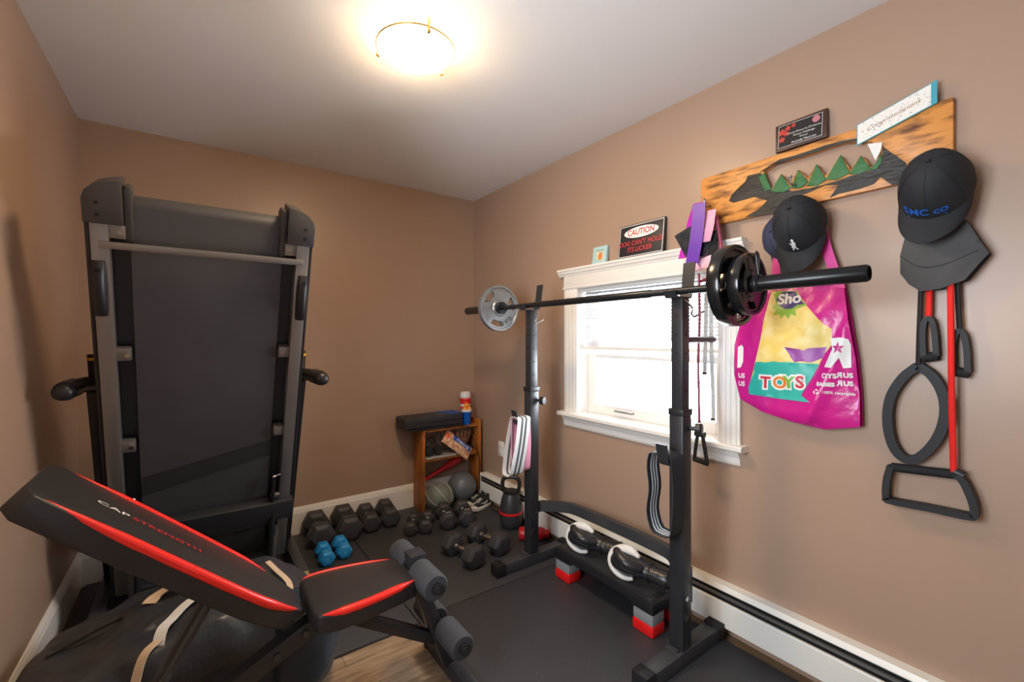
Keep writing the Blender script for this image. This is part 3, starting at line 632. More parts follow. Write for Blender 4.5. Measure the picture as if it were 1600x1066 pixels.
def glove(cuff, fist, label, flip):
    c, f = Vector(cuff), Vector(fist); ax = (f-c).normalized(); sd = Vector((0, 0, 1)).cross(ax).normalized(); up = ax.cross(sd)
    L = (f-c).length
    o = thing('boxing_glove', label, 'boxing glove', (c.x, c.y, 0.17), 'boxing gloves on the step')
    st = [(0, .040, .036), (.03, .046, .041), (.25, .044, .040), (.36, .043, .038), (.42, .047, .041), (.5, .055, .047), (.62, .064, .053), (.75, .066, .055), (.87, .060, .050), (.95, .043, .037), (1.0, .012, .012)]
    rings = []
    for t, a, b in st:
        rings.append([c + ax*(L*t) + sd*(a*math.cos(2*PI*k/24)) + up*(b*math.sin(2*PI*k/24)*(1 if math.sin(2*PI*k/24) > 0 else 0.85)) for k in range(24)])
    G().loft(rings).done('glove_body', LEA, o, smooth=70, sub=1)
    # thumb
    pts = smoothpath([c+ax*(L*.42)+sd*(.040*flip)+up*.02, c+ax*(L*.6)+sd*(.066*flip)+up*.03, c+ax*(L*.78)+sd*(.055*flip)+up*.045, c+ax*(L*.86)+sd*(.03*flip)+up*.05], 4)
    G().tube(pts, [0.018+0.008*math.sin(PI*i/(len(pts)-1)) for i in range(len(pts))], 12).ell(pts[-1], (0.019, 0.019, 0.019)).done('thumb', LEA, o, smooth=70)
    # white crescent panel round the knuckles
    pts = []
    for i in range(19):
        a = math.radians(-125+250*i/18); k = (math.sin(a)+1)/2
        pts.append(c+ax*(L*0.71+0.078*math.cos(a))+up*(0.056*math.sin(a)+0.004)+sd*(0.040-0.045*k))
    G().tube(pts, [0.008+0.017*(i/18)**0.8 if i < 17 else 0.024-0.006*(i-16) for i in range(19)], 12).ell(pts[-1], (0.013, 0.013, 0.013)).done('white_panel', LEAW, o, smooth=70)
    for t in (0.06, 0.33): G().tube([c+ax*(L*t)+sd*(.0465*math.cos(2*PI*k/24))+up*(.041*math.sin(2*PI*k/24)) for k in range(24)], 0.004, 8, True).done('cuff_seam', LEA, o)
glove((1.735, 1.455, 0.222), (1.640, 1.745, 0.240), 'black leather boxing glove with white knuckle panel on the step end toward the kettlebell', 1)
glove((1.700, 1.150, 0.222), (1.635, 1.440, 0.240), 'black leather boxing glove with white knuckle panel on the step end against the rack upright', 1)

# ---------------- dumbbells ----------------
def dumbbell(label, L, hexw, hl, hr, m, hm, num=None, group='black hex dumbbells on the mat', blue=False):
    o = local_thing('dumbbell', label, 'dumbbell', group)
    ap = hexw/2; R = ap/math.cos(PI/6)
    def hexring(y, k): return [Vector((R*k*math.cos(PI/3*i), y, ap+R*k*math.sin(PI/3*i))) for i in range(6)]   # flat side down
    for s in (-1, 1):
        y0, y1 = s*(L/2-hl), s*L/2
        h = G().loft([hexring(y0, 0.72 if not blue else 0.6), hexring(y0+s*hl*0.16, 0.98), hexring(y0+s*hl*0.22, 1.0), hexring(y1-s*hl*0.22, 1.0), hexring(y1-s*hl*0.16, 0.98), hexring(y1, 0.70)]).done('head', m, o, smooth=20, bevel=0.003 if not blue else 0.006)
        if num and s == -1:
            G().text(num, hexw*0.36, lambda x, y, w: Vector((x, (-L/2+hl*0.5)+y*0.9, 2*ap+0.0012)), 0).done('weight_number', WHITE if not blue else mat('pale_blue_print', (150, 200, 225), 0.6), h, smooth=0)
            G().text(num, hexw*0.34, lambda x, y, w: Vector((x, -L/2-0.0008, ap+y)), 0).done('weight_number', mat('grey_emboss', (96, 96, 98), 0.6) if not blue else MC['pale_blue_print'], h, smooth=0)
    n = 12; hh = L/2-hl
    G().lathe([(0.0, -hh-0.01)]+[(hr*(0.86+0.22*math.cos(PI*(i/n-0.5))**2), -hh-0.01+2*(hh+0.01)*i/n) for i in range(n+1)]+[(0.0, hh+0.01)], (0, 0, ap), (0, 1, 0), 18).done('handle', hm, o, smooth=60)
    if not blue:
        for s in (-1, 1): G().lathe([(hr*0.8, -0.004), (hr*1.35, -0.004), (hr*1.35, 0.004), (hr*0.8, 0.004)], (0, s*(hh-0.004), ap), (0, 1, 0), 16).done('handle_ring', CHROME, o)
    return o
big = dumbbell('large black hex dumbbell nearest the treadmill base', 0.315, 0.143, 0.098, 0.017, HEXR, CHROME)
big.location = (0.648, 3.008, 0); big.rotation_euler = (0, 0, -0.06)
copy_thing(big, (0.822, 3.012, 0), -0.08, 'large black hex dumbbell second from the treadmill')
med = dumbbell('medium black hex dumbbell standing next to the large pair', 0.27, 0.118, 0.084, 0.016, HEXR, CHROME)
med.location = (0.972, 3.028, 0); med.rotation_euler = (0, 0, -0.12)
copy_thing(med, (1.112, 3.035, 0), -0.14, 'medium black hex dumbbell standing next to the bookshelf side')
bl_ = dumbbell('blue neoprene dumbbell nearer the treadmill', 0.185, 0.080, 0.066, 0.015, BLUEN, BLUEN, '5', 'blue neoprene dumbbells', True)
bl_.location = (0.618, 2.705, 0); bl_.rotation_euler = (0, 0, -0.05)
copy_thing(bl_, (0.722, 2.735, 0), -0.06, 'blue neoprene dumbbell farther from the treadmill')
sm = dumbbell('small black dumbbell with chrome grip, left of the small pair', 0.215, 0.082, 0.062, 0.014, HEXR, CHROME)
sm.location = (1.190, 2.79, 0); sm.rotation_euler = (0, 0, -0.52); sm['label'] = 'small black hex dumbbell with chrome grip in front of bookshelf side panel'
copy_thing(sm, (1.285, 2.765, 0), -0.52, 'small black hex dumbbell with chrome grip beside the fifteen pound pair')
f15 = dumbbell('black hex dumbbell marked 15 in front of the green ball', 0.26, 0.108, 0.080, 0.015, HEXR, CHROME, '15')
f15.location = (1.425, 2.755, 0); f15.rotation_euler = (0, 0, -0.30)
copy_thing(f15, (1.555, 2.725, 0), -0.32, 'black hex dumbbell marked 15 in front of the sneakers')
kk = dumbbell('black hex dumbbell with chrome grip on open mat by the rack foot', 0.30, 0.120, 0.090, 0.016, HEXR, CHROME)
kk.location = (1.270, 2.245, 0); kk.rotation_euler = (0, 0, 0.12)
copy_thing(kk, (1.470, 2.285, 0), 0.16, 'black hex dumbbell with chrome grip between kettlebell and rack foot')

# ---------------- kettlebell, red bottle ----------------
KB = thing('kettlebell', 'tall black adjustable kettlebell with red ring and loop handle', 'kettlebell', (1.765, 2.45, 0))
G().lathe([(0.0, 0), (0.062, 0), (0.070, 0.006), (0.0775, 0.05), (0.078, 0.10), (0.074, 0.15), (0.063, 0.20), (0.052, 0.228), (0.0, 0.228)], (1.765, 2.45, 0)).done('body', mat('kettlebell_black', (52, 53, 57), 0.4), KB, smooth=50)
G().lathe([(0.074, 0.095), (0.0805, 0.097), (0.0805, 0.109), (0.074, 0.111)], (1.765, 2.45, 0)).done('red_ring', REDPL, KB)
g = G().lathe([(0.0, 0.226), (0.050, 0.226), (0.050, 0.246), (0.040, 0.250), (0.0, 0.250)], (1.765, 2.45, 0), seg=32)
for i in range(20): a = 2*PI*i/20; g.cyl((1.765+0.050*math.cos(a), 2.45+0.050*math.sin(a), 0.229), (1.765+0.050*math.cos(a), 2.45+0.050*math.sin(a), 0.245), 0.004, seg=8)
g.done('dial', PLASTIC_B, KB)
G().tube(smoothpath([(1.765-0.035, 2.45+0.035, 0.235), (1.765-0.042, 2.45+0.042, 0.29), (1.765-0.032, 2.45+0.032, 0.328), (1.765, 2.45, 0.338), (1.765+0.032, 2.45-0.032, 0.328), (1.765+0.042, 2.45-0.042, 0.29), (1.765+0.035, 2.45-0.035, 0.235)], 5), 0.0135, 14).done('handle', PLASTIC_B, KB, smooth=60)
rbm = mat('translucent_red_plastic', (206, 30, 40), 0.3, trans=0.25)
rb = thing('water_bottle', 'red plastic water bottle lying behind the rack upright', 'bottle', (1.765, 2.20, 0))
ax = Vector((0.80, -0.60, 0)).normalized()
G().lathe([(0.0, 0), (0.036, 0), (0.040, 0.006), (0.040, 0.14), (0.028, 0.165), (0.0, 0.165)], Vector((1.688, 2.255, 0.041)), ax).done('bottle_body', rbm, rb, smooth=40)
G().lathe([(0.0, 0.16), (0.024, 0.16), (0.024, 0.19), (0.0, 0.19)], Vector((1.688, 2.255, 0.041)), ax).done('cap', REDPL, rb)

# ---------------- bookshelf and what is on it ----------------
BS = thing('bookshelf', 'small honey pine bookshelf with two shelves in the corner', 'bookshelf', (1.62, 3.085, 0))
G().box(1.365, 1.385, 3.005, 3.172, 0, 0.612).done('side_panel', WOODS, BS, bevel=0.002)
G().box(1.850, 1.870, 3.005, 3.172, 0, 0.640).done('side_panel', WOODS, BS, bevel=0.002)
G().box(1.385, 1.850, 3.008, 3.172, 0.588, 0.606).done('top_shelf', WOODS, BS, bevel=0.002)
G().box(1.385, 1.850, 3.008, 3.172, 0.368, 0.386).done('middle_shelf', WOODS, BS, bevel=0.002)
tag(G().prism([(1.26, 2.985), (1.70, 2.985), (1.715, 3.0), (1.715, 3.165), (1.275, 3.165), (1.26, 3.15)], lambda a, b, w: Vector((a, b, w)), 0.613, 0.626).done('laptop', PLASTIC_B, None, origin=(1.49, 3.08, 0.613), bevel=0.003), 'thin black closed laptop lying on bookshelf under the case', 'laptop')
cs = thing('carry_case', 'black zip case with blue corner on top of the bookshelf', 'case', (1.46, 3.075, 0.627))
G().prism([(1.225, 2.99), (1.68, 2.985), (1.70, 3.0), (1.70, 3.155), (1.68, 3.17), (1.24, 3.17), (1.215, 3.15), (1.215, 3.005)], lambda a, b, w: Vector((a, b, w)), 0.627, 0.709).done('case_body', mat('black_case_fabric', (46, 47, 51), 0.5, bump=(400, 0.2, 0.0006)), cs, bevel=0.012, seg=3)
G().prism([(1.60, 2.998), (1.685, 2.998), (1.690, 3.003), (1.690, 3.155), (1.52, 3.155)], lambda a, b, w: Vector((a, b, w)), 0.708, 0.7105).done('blue_panel', mat('blue_case_fabric', (20, 84, 170), 0.5), cs)
G().tube([(1.222, 2.993, 0.668), (1.68, 2.983, 0.668), (1.703, 3.0, 0.668), (1.703, 3.155, 0.668)], 0.003, 6).done('zipper', BLACKV, cs)
G().box(1.50, 1.535, 3.02, 3.05, 0.7085, 0.7105).done('badge', mat('grey_badge', (110, 112, 116), 0.4), cs)
cu = thing('plastic_cup', 'blue plastic cup full of orange balls on the bookshelf', 'cup', (1.752, 3.035, 0.607))
G().lathe([(0.0, 0), (0.029, 0), (0.041, 0.118), (0.043, 0.121), (0.040, 0.122), (0.028, 0.01), (0.0, 0.01)], (1.752, 3.035, 0.607)).done('cup_body', BLUEPL, cu, smooth=50)
G().lathe([(0.0405, 0.102), (0.0425, 0.102), (0.0435, 0.122), (0.0405, 0.122)], (1.752, 3.035, 0.607)).done('white_rim', mat('milky_plastic', (225, 222, 226), 0.4), cu)
ORB = mat('orange_ball', (250, 160, 44), 0.5)
for i, (dx, dy, dz) in enumerate(((-0.017, -0.012, 0.118), (0.019, -0.008, 0.120), (0.0, 0.020, 0.117), (0.0, -0.001, 0.150))):
    tag(G().ell((1.752+dx, 3.035+dy, 0.607+dz), (0.0195, 0.0195, 0.0195)).done('table_tennis_ball', ORB, None, origin=(1.752+dx, 3.035+dy, 0.607+dz), smooth=80), 'orange table tennis ball heaped in the blue cup', 'ball', 'orange balls in the blue cup')
rc = thing('cup_stack', 'tall stack of red plastic cups in a clear sleeve on bookshelf', 'cup', (1.788, 3.115, 0.607))
RA = Vector((0.03, 0.05, 1)).normalized()
G().lathe([(0.0, 0), (0.030, 0), (0.040, 0.10), (0.042, 0.11)], (1.788, 3.115, 0.607), RA).done('bottom_cup', REDPL, rc, smooth=40)
for i in range(5): G().lathe([(0.039, 0.105+i*0.022), (0.0435, 0.110+i*0.022), (0.0445, 0.122+i*0.022), (0.041, 0.127+i*0.022)], (1.788, 3.115, 0.607), RA).done('cup_rim', REDPL if i % 3 != 1 else MC['milky_plastic'], rc, smooth=40)
G().lathe([(0.044, 0.212), (0.043, 0.235), (0.034, 0.248), (0.0, 0.250)], (1.788, 3.115, 0.607), RA).done('sleeve_end', MC['milky_plastic'], rc, smooth=50)
# middle shelf
tag(G().prism([(1.392, 3.0), (1.64, 2.995), (1.66, 3.01), (1.66, 3.16), (1.392, 3.16)], lambda a, b, w: Vector((a, b, w)), 0.387, 0.402).done('silver_laptop', mat('silver_laptop_lid', (196, 194, 192), 0.35, metal=0.4), None, origin=(1.52, 3.08, 0.387), bevel=0.004), 'silver flat laptop on the middle bookshelf shelf', 'laptop')
tag(G().box(1.67, 1.835, 3.075, 3.165, 0.387, 0.43).done('black_box', PLASTIC_B, None, origin=(1.75, 3.09, 0.387), bevel=0.006), 'black flat box at the back of the middle shelf', 'box')
hp = thing('headphones', 'black headphones lying on the middle bookshelf shelf', 'headphones', (1.44, 3.06, 0.403))
for X in (1.425, 1.50): G().lathe([(0.0, 0), (0.034, 0), (0.038, 0.008), (0.036, 0.026), (0.0, 0.030)], (X, 3.045, 0.440), (0.25, -1, 0.15)).done('ear_cup', PLASTIC_B, hp, smooth=50)
G().tube(smoothpath([(1.425, 3.055, 0.46), (1.43, 3.07, 0.515), (1.462, 3.08, 0.535), (1.495, 3.07, 0.515), (1.50, 3.055, 0.46)]), 0.006, 8).done('headband', PLASTIC_B, hp)
bgv = thing('baseball_glove', 'brown leather baseball glove behind the snack bag', 'glove', (1.73, 3.09, 0.431))
G().ell((1.735, 3.095, 0.478), (0.075, 0.05, 0.045), None, 24, 14).done('palm', mat('brown_glove_leather', (128, 88, 66), 0.55, bump=(20, 0.5, 0.01), noise_=(8, (84, 54, 40), 0.4, 0.7)), bgv, smooth=80)
for i in range(4): G().tube(smoothpath([(1.69+i*0.03, 3.07, 0.49), (1.685+i*0.034, 3.055, 0.525), (1.68+i*0.036, 3.05, 0.548)]), 0.015, 10).ell((1.68+i*0.036, 3.05, 0.549), (0.014, 0.014, 0.012)).done('finger', MC['brown_glove_leather'], bgv, smooth=80)
sb = thing('snack_bag', 'blue and orange foil snack bag on the middle bookshelf shelf', 'bag', (1.63, 3.02, 0.403))
def SBP(a, b, w):
    c = Vector((1.655, 3.012, 0.462)); ux = Vector((0.72, -0.25, -0.62)).normalized(); uy = Vector((0.55, 0.25, 0.62)).normalized(); nn = ux.cross(uy).normalized()
    if nn.y > 0: nn = -nn
    k = max(0, 1-(abs(a)/0.125)**3)*max(0, 1-(abs(b)/0.06)**2)
    return c+ux*a+uy*b+nn*(w*(0.004+0.024*k))
pk = [(-0.125, -0.052), (0.125, -0.052), (0.125, 0.052), (-0.125, 0.052)]
G().drape(pk, lambda a, b: SBP(a, b, 1), 0.012, lambda a, b: SBP(a, b, -1)).done('foil_bag', mat('tan_foil_print', (198, 140, 104), 0.35, noise_=(45, (236, 200, 170), 0.45, 0.6)), sb, smooth=60)
G().drape([(-0.06, 0.002), (0.115, 0.002), (0.115, 0.050), (-0.06, 0.050)], lambda a, b: SBP(a, b, 1)+Vector((0, -0.0015, 0.0008)), 0.012).done('blue_print', mat('blue_foil_print', (44, 84, 170), 0.35), sb, smooth=60)
G().drape([(-0.03, 0.014), (0.09, 0.010), (0.095, 0.034), (-0.025, 0.038)], lambda a, b: SBP(a, b, 1)+Vector((0, -0.0025, 0.0014)), 0.012).done('pale_print', mat('pale_foil_print', (196, 208, 226), 0.4, noise_=(90, (70, 100, 180), 0.5, 0.6)), sb, smooth=60)
G().drape([(-0.123, -0.01), (-0.09, -0.01), (-0.09, 0.03), (-0.123, 0.03)], lambda a, b: SBP(a, b, 1)+Vector((0, -0.0015, 0.0008)), 0.012).done('orange_print', mat('orange_print', (226, 96, 50), 0.4), sb, smooth=60)
tag(G().tube(smoothpath([(1.70, 3.0, 0.600), (1.745, 2.996, 0.598), (1.765, 2.992, 0.56), (1.80, 2.988, 0.46), (1.838, 2.985, 0.34), (1.842, 2.985, 0.20), (1.838, 2.985, 0.10), (1.80, 2.99, 0.006)], 8), 0.0035, 8).done('power_cord', PLASTIC_B, None, origin=(1.80, 2.99, 0.0)), 'black power cord hanging down the front of the bookshelf', 'cord')
tag(G().tube(smoothpath([(1.40, 3.10, 0.40), (1.41, 3.12, 0.50), (1.45, 3.13, 0.53), (1.50, 3.13, 0.47), (1.56, 3.13, 0.56), (1.60, 3.14, 0.44)], 8), 0.003, 8).done('headphone_cable', PLASTIC_B, None, origin=(1.40, 3.10, 0.40)), 'thin black cable looping behind the headphones', 'cord')
# balls, bat, sneakers
gb = thing('medicine_ball', 'green grey medicine ball with white seam lines under the bookshelf', 'ball', (1.492, 2.985, 0))
GC = Vector((1.492, 2.985, 0.106))
G().ell(GC, (0.106, 0.106, 0.106), None, 32, 20).done('ball_body', mat('green_grey_rubber', (116, 124, 116), 0.5, bump=(400, 0.2, 0.0006)), gb, smooth=80)
pole = Vector((0.35, -0.75, -0.55)).normalized(); e1 = pole.cross(Vector((0, 0, 1))).normalized(); e2 = pole.cross(e1)
WL = mat('white_ball_line', (222, 224, 220), 0.5)
G().tube([GC+(pole*math.cos(0.42)+(e1*math.cos(t)+e2*math.sin(t))*math.sin(0.42))*0.1062 for t in [2*PI*i/32 for i in range(32)]], 0.0016, 6, True).done('seam_line', WL, gb)
for k in range(7):
    t = 2*PI*k/7; G().tube([GC+(pole*math.cos(a)+(e1*math.cos(t)+e2*math.sin(t))*math.sin(a))*0.1062 for a in [0.42+2.2*i/20 for i in range(21)]], 0.0016, 6).done('seam_line', WL, gb)
eb = thing('exercise_ball', 'grey rubber ball under the bookshelf', 'ball', (1.722, 3.052, 0))
G().ell((1.722, 3.052, 0.116), (0.116, 0.116, 0.116), None, 36, 22).done('ball_body', mat('slate_grey_rubber', (100, 105, 112), 0.35), eb, smooth=80)
G().tube(smoothpath([Vector((1.722, 3.052, 0.116))+Vector(q).normalized()*0.1165 for q in ((0.75, -0.45, 0.55), (0.85, -0.6, 0.4), (0.75, -0.8, 0.1), (0.55, -0.95, -0.35), (0.5, -0.9, -0.6))]), 0.0018, 6).done('crack_mark', BLACKV, eb)
tag(G().lathe([(0.0, 0), (0.017, 0), (0.017, 0.012), (0.012, 0.02), (0.014, 0.10), (0.024, 0.22), (0.032, 0.30), (0.033, 0.345), (0.022, 0.362), (0.0, 0.365)], (1.402, 3.115, 0.196), Vector((0.255, 0.0, 0.098))).done('baseball_bat', mat('red_lacquer', (190, 28, 38), 0.25), None, origin=(1.402, 3.115, 0.196), smooth=50), 'red baseball bat leaning across the bottom bookshelf space', 'bat')
def sneaker(loc, rz, label):
    o = local_thing('sneaker', label, 'shoe', 'black and white sneakers'); o.scale = (0.84, 0.9, 0.95); o.location = loc; o.rotation_euler = (0, 0, rz)
    outl = [(-0.125, -0.026), (-0.13, 0.0), (-0.125, 0.026), (-0.05, 0.030), (0.03, 0.038), (0.09, 0.036), (0.125, 0.018), (0.132, 0.0), (0.125, -0.02), (0.09, -0.036), (0.03, -0.036), (-0.05, -0.028)]
    G().prism(outl, lambda a, b, w: Vector((a, b, w+max(0, (a-0.08))*0.25)), 0, 0.026).done('sole', mat('white_shoe_sole', (226, 224, 220), 0.5), o, bevel=0.006)
    rings = []
    for x, w, h in ((-0.122, 0.018, 0.07), (-0.11, 0.026, 0.085), (-0.07, 0.029, 0.088), (-0.03, 0.030, 0.082), (0.02, 0.034, 0.068), (0.07, 0.035, 0.052), (0.105, 0.028, 0.042), (0.126, 0.012, 0.032)):
        rings.append([Vector((x, w*math.cos(t)*(1 if math.sin(t) < 0.3 else 0.85), 0.02+max(math.sin(t), -0.1)*(h-0.02))) for t in [2*PI*k/20 for k in range(20)]])
    G().loft(rings).done('upper', mat('black_shoe_mesh', (36, 36, 39), 0.7, bump=(300, 0.3, 0.001)), o, smooth=60)
    G().ell((0.098, 0, 0.028), (0.030, 0.031, 0.016)).done('toe_cap', MC['white_shoe_sole'], o, smooth=80)
    for sd in (-1, 1): G().prism([(-0.06, 0.052), (-0.03, 0.040), (0.0, 0.040), (0.05, 0.056), (0.0, 0.048), (-0.03, 0.048), (-0.05, 0.056)], lambda a, b, w: Vector((a, sd*(0.0315+w+max(0, a)*0.06), b)), -0.004, 0.0015).done('swoosh', MC['white_shoe_sole'], o)
    for i in range(4): G().box(0.0+i*0.016, 0.006+i*0.016, -0.014, 0.014, 0.074-i*0.0055, 0.079-i*0.0055).done('lace', MC['white_shoe_sole'], o)
    G().lathe([(0.018, 0), (0.026, 0.0), (0.024, 0.006), (0.017, 0.005)], (-0.08, 0, 0.086), (0, 0, 1)).done('collar', mat('black_lining', (14, 14, 15), 0.8), o)
    return o
sneaker((1.768, 2.842, 0), math.radians(200), 'black sneaker with white sole and swoosh in front of grey ball')
sneaker((1.785, 2.928, 0), math.radians(188), 'black sneaker with white sole tucked behind its pair by the ball')

# ---------------- things on the window head ----------------
def wallfn(X): return lambda y, z, w: Vector((X-w, y, z))
def wtext(g, body, size, y, z, X, bold=0, shear=0, sx=1.0, sz=1.0, slope=0.0):   # reads left to right for someone facing the wall
    return g.text(body, size, lambda a, b, w: Vector((X, y-a*sx, z+b*sz+a*slope)), 0, bold=bold, shear=shear)
SG = thing('caution_sign', 'black caution sign joking that the dog cannot hold its licker, on window head', 'sign', (1.885, 1.465, 1.718))
tilt = lambda y, z, w: Vector((1.880-w+(z-1.718)*0.12, y, z))
def stext(body, size, y, z, m, sx=1, sz=1, bold=0): G().text(body, size, lambda a, b, w: tilt(y-a*sx, z+b*sz, 0.0075), 0, bold=bold).done('lettering', m, SG, smooth=0)
G().prism([(1.322, 1.719), (1.608, 1.719), (1.608, 1.896), (1.322, 1.896)], tilt, -0.006, 0.005).done('board', mat('sign_black', (40, 40, 42), 0.5), SG, bevel=0.001)
def frame_line(y0, y1, z0, z1, t, fn, w, m, parent, name='border'):
    G().prism([(y0, z0), (y1, z0), (y1, z1), (y0, z1)], fn, w, w+0.0008, [[(y0+t, z0+t), (y1-t, z0+t), (y1-t, z1-t), (y0+t, z1-t)]]).done(name, m, parent, smooth=0)
frame_line(1.327, 1.603, 1.724, 1.891, 0.003, tilt, 0.005, WHITE, SG)
G().prism([(1.465+0.108*math.cos(a), 1.848+0.029*math.sin(a)) for a in [2*PI*i/40 for i in range(40)]], tilt, 0.005, 0.0065).done('white_oval', WHITE, SG, smooth=0)
REDD = mat('dark_red_print', (196, 58, 62), 0.5)
stext('CAUTION', 0.044, 1.465, 1.848, REDD, 0.86, 1.0, 0.0008)
stext("DOG CAN'T HOLD", 0.036, 1.465, 1.792, REDD, 0.88, 1.0, 0.0006)
stext('ITS LICKER', 0.036, 1.465, 1.757, REDD, 0.90, 1.0, 0.0006)
PF = thing('picture_frame', 'tiny pale blue framed picture standing on the window head', 'picture', (1.885, 1.752, 1.718))
tf = lambda y, z, w: Vector((1.888-w+(z-1.718)*0.15, y, z))
G().prism([(1.700, 1.7185), (1.805, 1.7185), (1.805, 1.818), (1.700, 1.818)], tf, -0.012, 0.008, [[(1.722, 1.735), (1.783, 1.735), (1.783, 1.797), (1.722, 1.797)]]).done('frame', mat('pale_blue_frame', (176, 212, 216), 0.5), PF, bevel=0.002)
G().prism([(1.720, 1.733), (1.785, 1.733), (1.785, 1.799), (1.720, 1.799)], tf, -0.006, 0.001).done('picture', mat('picture_cream', (226, 216, 176), 0.6, noise_=(40, (150, 190, 170), 0.45, 0.6)), PF)
G().prism([(1.752+0.016*math.cos(a), 1.760+0.022*math.sin(a)) for a in [2*PI*i/20 for i in range(20)]], tf, 0.001, 0.002).done('orange_blot', mat('orange_blot', (216, 130, 80), 0.6), PF)

# ---------------- carved coat rack board ----------------
CB = thing('coat_rack_board', 'burnt pine coat rack board carved with a dark bear and green trees', 'coat rack', (1.90, 0.72, 1.80))
def c8(x, y): return WR(1080+x/3.0458, 110+y/3.0458, 1.885)        # crop pixels to the board's face
BW = mat('torched_pine', (216, 146, 70), 0.42, noise_=(7, (96, 48, 18), 0.46, 0.70, (1, 1.6, 7)), bump=(30, 0.1, 0.001))
hole = [c8(*p) for p in ((345, 480), (400, 442), (520, 412), (640, 372), (720, 346), (800, 337), (860, 340), (905, 372), (905, 400), (880, 450), (855, 456), (820, 412), (800, 410), (757, 468), (710, 405), (650, 490), (635, 500), (600, 450), (590, 450), (553, 512), (515, 477), (500, 478), (470, 545), (430, 496), (380, 562), (352, 510))]
face = wallfn(1.914)
cb = G().prism([(0.300, 1.803), (1.128, 1.796), (1.128, 2.018), (0.300, 2.032)], face, 0.0, 0.028, [hole]).done('board', BW, CB, bevel=0.002)
dark = [c8(*p) for p in ((180, 622), (195, 590), (258, 530), (270, 502), (330, 488), (352, 515), (380, 566), (430, 560), (480, 575), (560, 562), (620, 548), (690, 528), (760, 502), (850, 480), (908, 440), (912, 362), (935, 380), (1022, 440), (1030, 520), (990, 540), (955, 545), (900, 508), (870, 540), (800, 565), (700, 588), (660, 607), (703, 545), (640, 547), (560, 580), (440, 622), (390, 682), (330, 690), (255, 700), (330, 655), (362, 620), (300, 602), (200, 630))]
G().prism(dark, face, 0.026, 0.031).done('bear_carving', mat('charred_carving', (44, 42, 40), 0.5, bump=(18, 0.9, 0.01, (1, 1, 3))), cb, bevel=0.0015)
G().prism([c8(*p) for p in ((325, 485), (420, 424), (500, 404), (640, 356), (720, 336), (800, 322), (802, 334), (720, 347), (640, 373), (520, 413), (400, 443), (345, 481))], face, 0.026, 0.0305).done('arch_carving', MC['charred_carving'], cb)
trees = [[(322, 508), (350, 488), (382, 566), (350, 575)], [(378, 578), (430, 493), (474, 560), (440, 582)], [(474, 562), (510, 473), (558, 530), (520, 562)], [(552, 552), (597, 447), (645, 520), (600, 550)], [(640, 520), (712, 402), (756, 490), (690, 522)], [(752, 495), (808, 406), (858, 470), (800, 494)], [(852, 475), (908, 402), (908, 440), (880, 472)]]
for t in trees: G().prism([c8(*p) for p in t], face, 0.020, 0.033).done('tree', mat('carved_green', (44, 108, 58), 0.5, bump=(25, 0.8, 0.008)), cb, bevel=0.0015)
for (yy, zz) in ((0.735, 1.872), (0.335, 1.835), (1.085, 1.875)):
    G().tube(smoothpath([(1.888, yy, zz+0.015), (1.862, yy, zz+0.004), (1.846, yy, zz+0.008), (1.840, yy, zz+0.030)]), 0.004, 8).ell((1.840, yy, zz+0.033), (0.006, 0.006, 0.006)).done('hook', SILVER, CB)
PQ = thing('award_plaque', 'dark wooden award plaque with printed black plate on the coat board', 'plaque', (1.90, 0.72, 2.02))
tp = lambda y, z, w: Vector((1.898-w+(z-2.03)*0.10, y, z))
G().prism([(0.632, 2.033), (0.808, 2.030), (0.812, 2.140), (0.634, 2.143)], tp, -0.004, 0.014).done('wood_back', mat('walnut_plaque', (70, 44, 32), 0.4), PQ, bevel=0.002)
G().prism([(0.645, 2.042), (0.798, 2.040), (0.800, 2.132), (0.646, 2.134)], tp, 0.014, 0.0155).done('black_plate', mat('black_gloss_plate', (34, 32, 32), 0.3), PQ)
frame_line(0.647, 0.798, 2.043, 2.132, 0.0012, tp, 0.0156, WHITE, PQ)
def ptext(body, size, y, z, m, w=0.0162): G().text(body, size, lambda a, b, w_: tp(y-a, z+b, w), 0).done('lettering', m, PQ, smooth=0)
ptext('Count Down to Christmas', 0.0105, 0.708, 2.092, WHITE); ptext('Fitness Challenge', 0.0105, 0.708, 2.079, WHITE); ptext('Winner', 0.0095, 0.708, 2.067, WHITE); ptext('Amanda MacLean', 0.012, 0.708, 2.053, WHITE)
G().prism([(0.668+0.013*math.cos(a), 2.115+0.013*math.sin(a)) for a in [2*PI*i/24 for i in range(24)]], tp, 0.0156, 0.0162).prism([(0.668+0.0115*math.cos(a), 2.115+0.0115*math.sin(a)) for a in [2*PI*i/24 for i in range(24)]], tp, 0.0162, 0.0163).done('round_emblem', mat('emblem_pink', (190, 120, 130), 0.5), PQ)
for (a, b, r) in ((0.785, 2.105, 0.012), (0.765, 2.115, 0.009), (0.785, 2.075, 0.010), (0.77, 2.095, 0.008), (0.745, 2.12, 0.007)):
    G().prism([(a+r*(1+0.3*math.sin(5*t))*math.cos(t), b+r*(1+0.3*math.sin(5*t))*math.sin(t)) for t in [2*PI*i/20 for i in range(20)]], tp, 0.0156, 0.0160).done('red_flower', mat('red_bloom_print', (196, 62, 50), 0.5), PQ)
CD = thing('greeting_card', 'long white congratulations card with teal edge tucked on coat board', 'card', (1.88, 0.43, 1.96))
cdir = Vector((0, 0.347-0.539, 2.092-2.035)); 
def cf(a, b, w): return Vector((1.878-w, 0.539, 2.035))+Vector((0, -0.205*a+0.013*b*0, 0.062*a)) + Vector((0, 0.010*(1-b)*0+0.0*a, -0.072*(1-b)+0.072)) - Vector((0, 0, 0.072))
G().prism([(0, 0), (1, 0), (1, 1), (0, 1)], cf, 0, 0.003).done('card_back', mat('teal_card', (60, 160, 180), 0.5), CD)
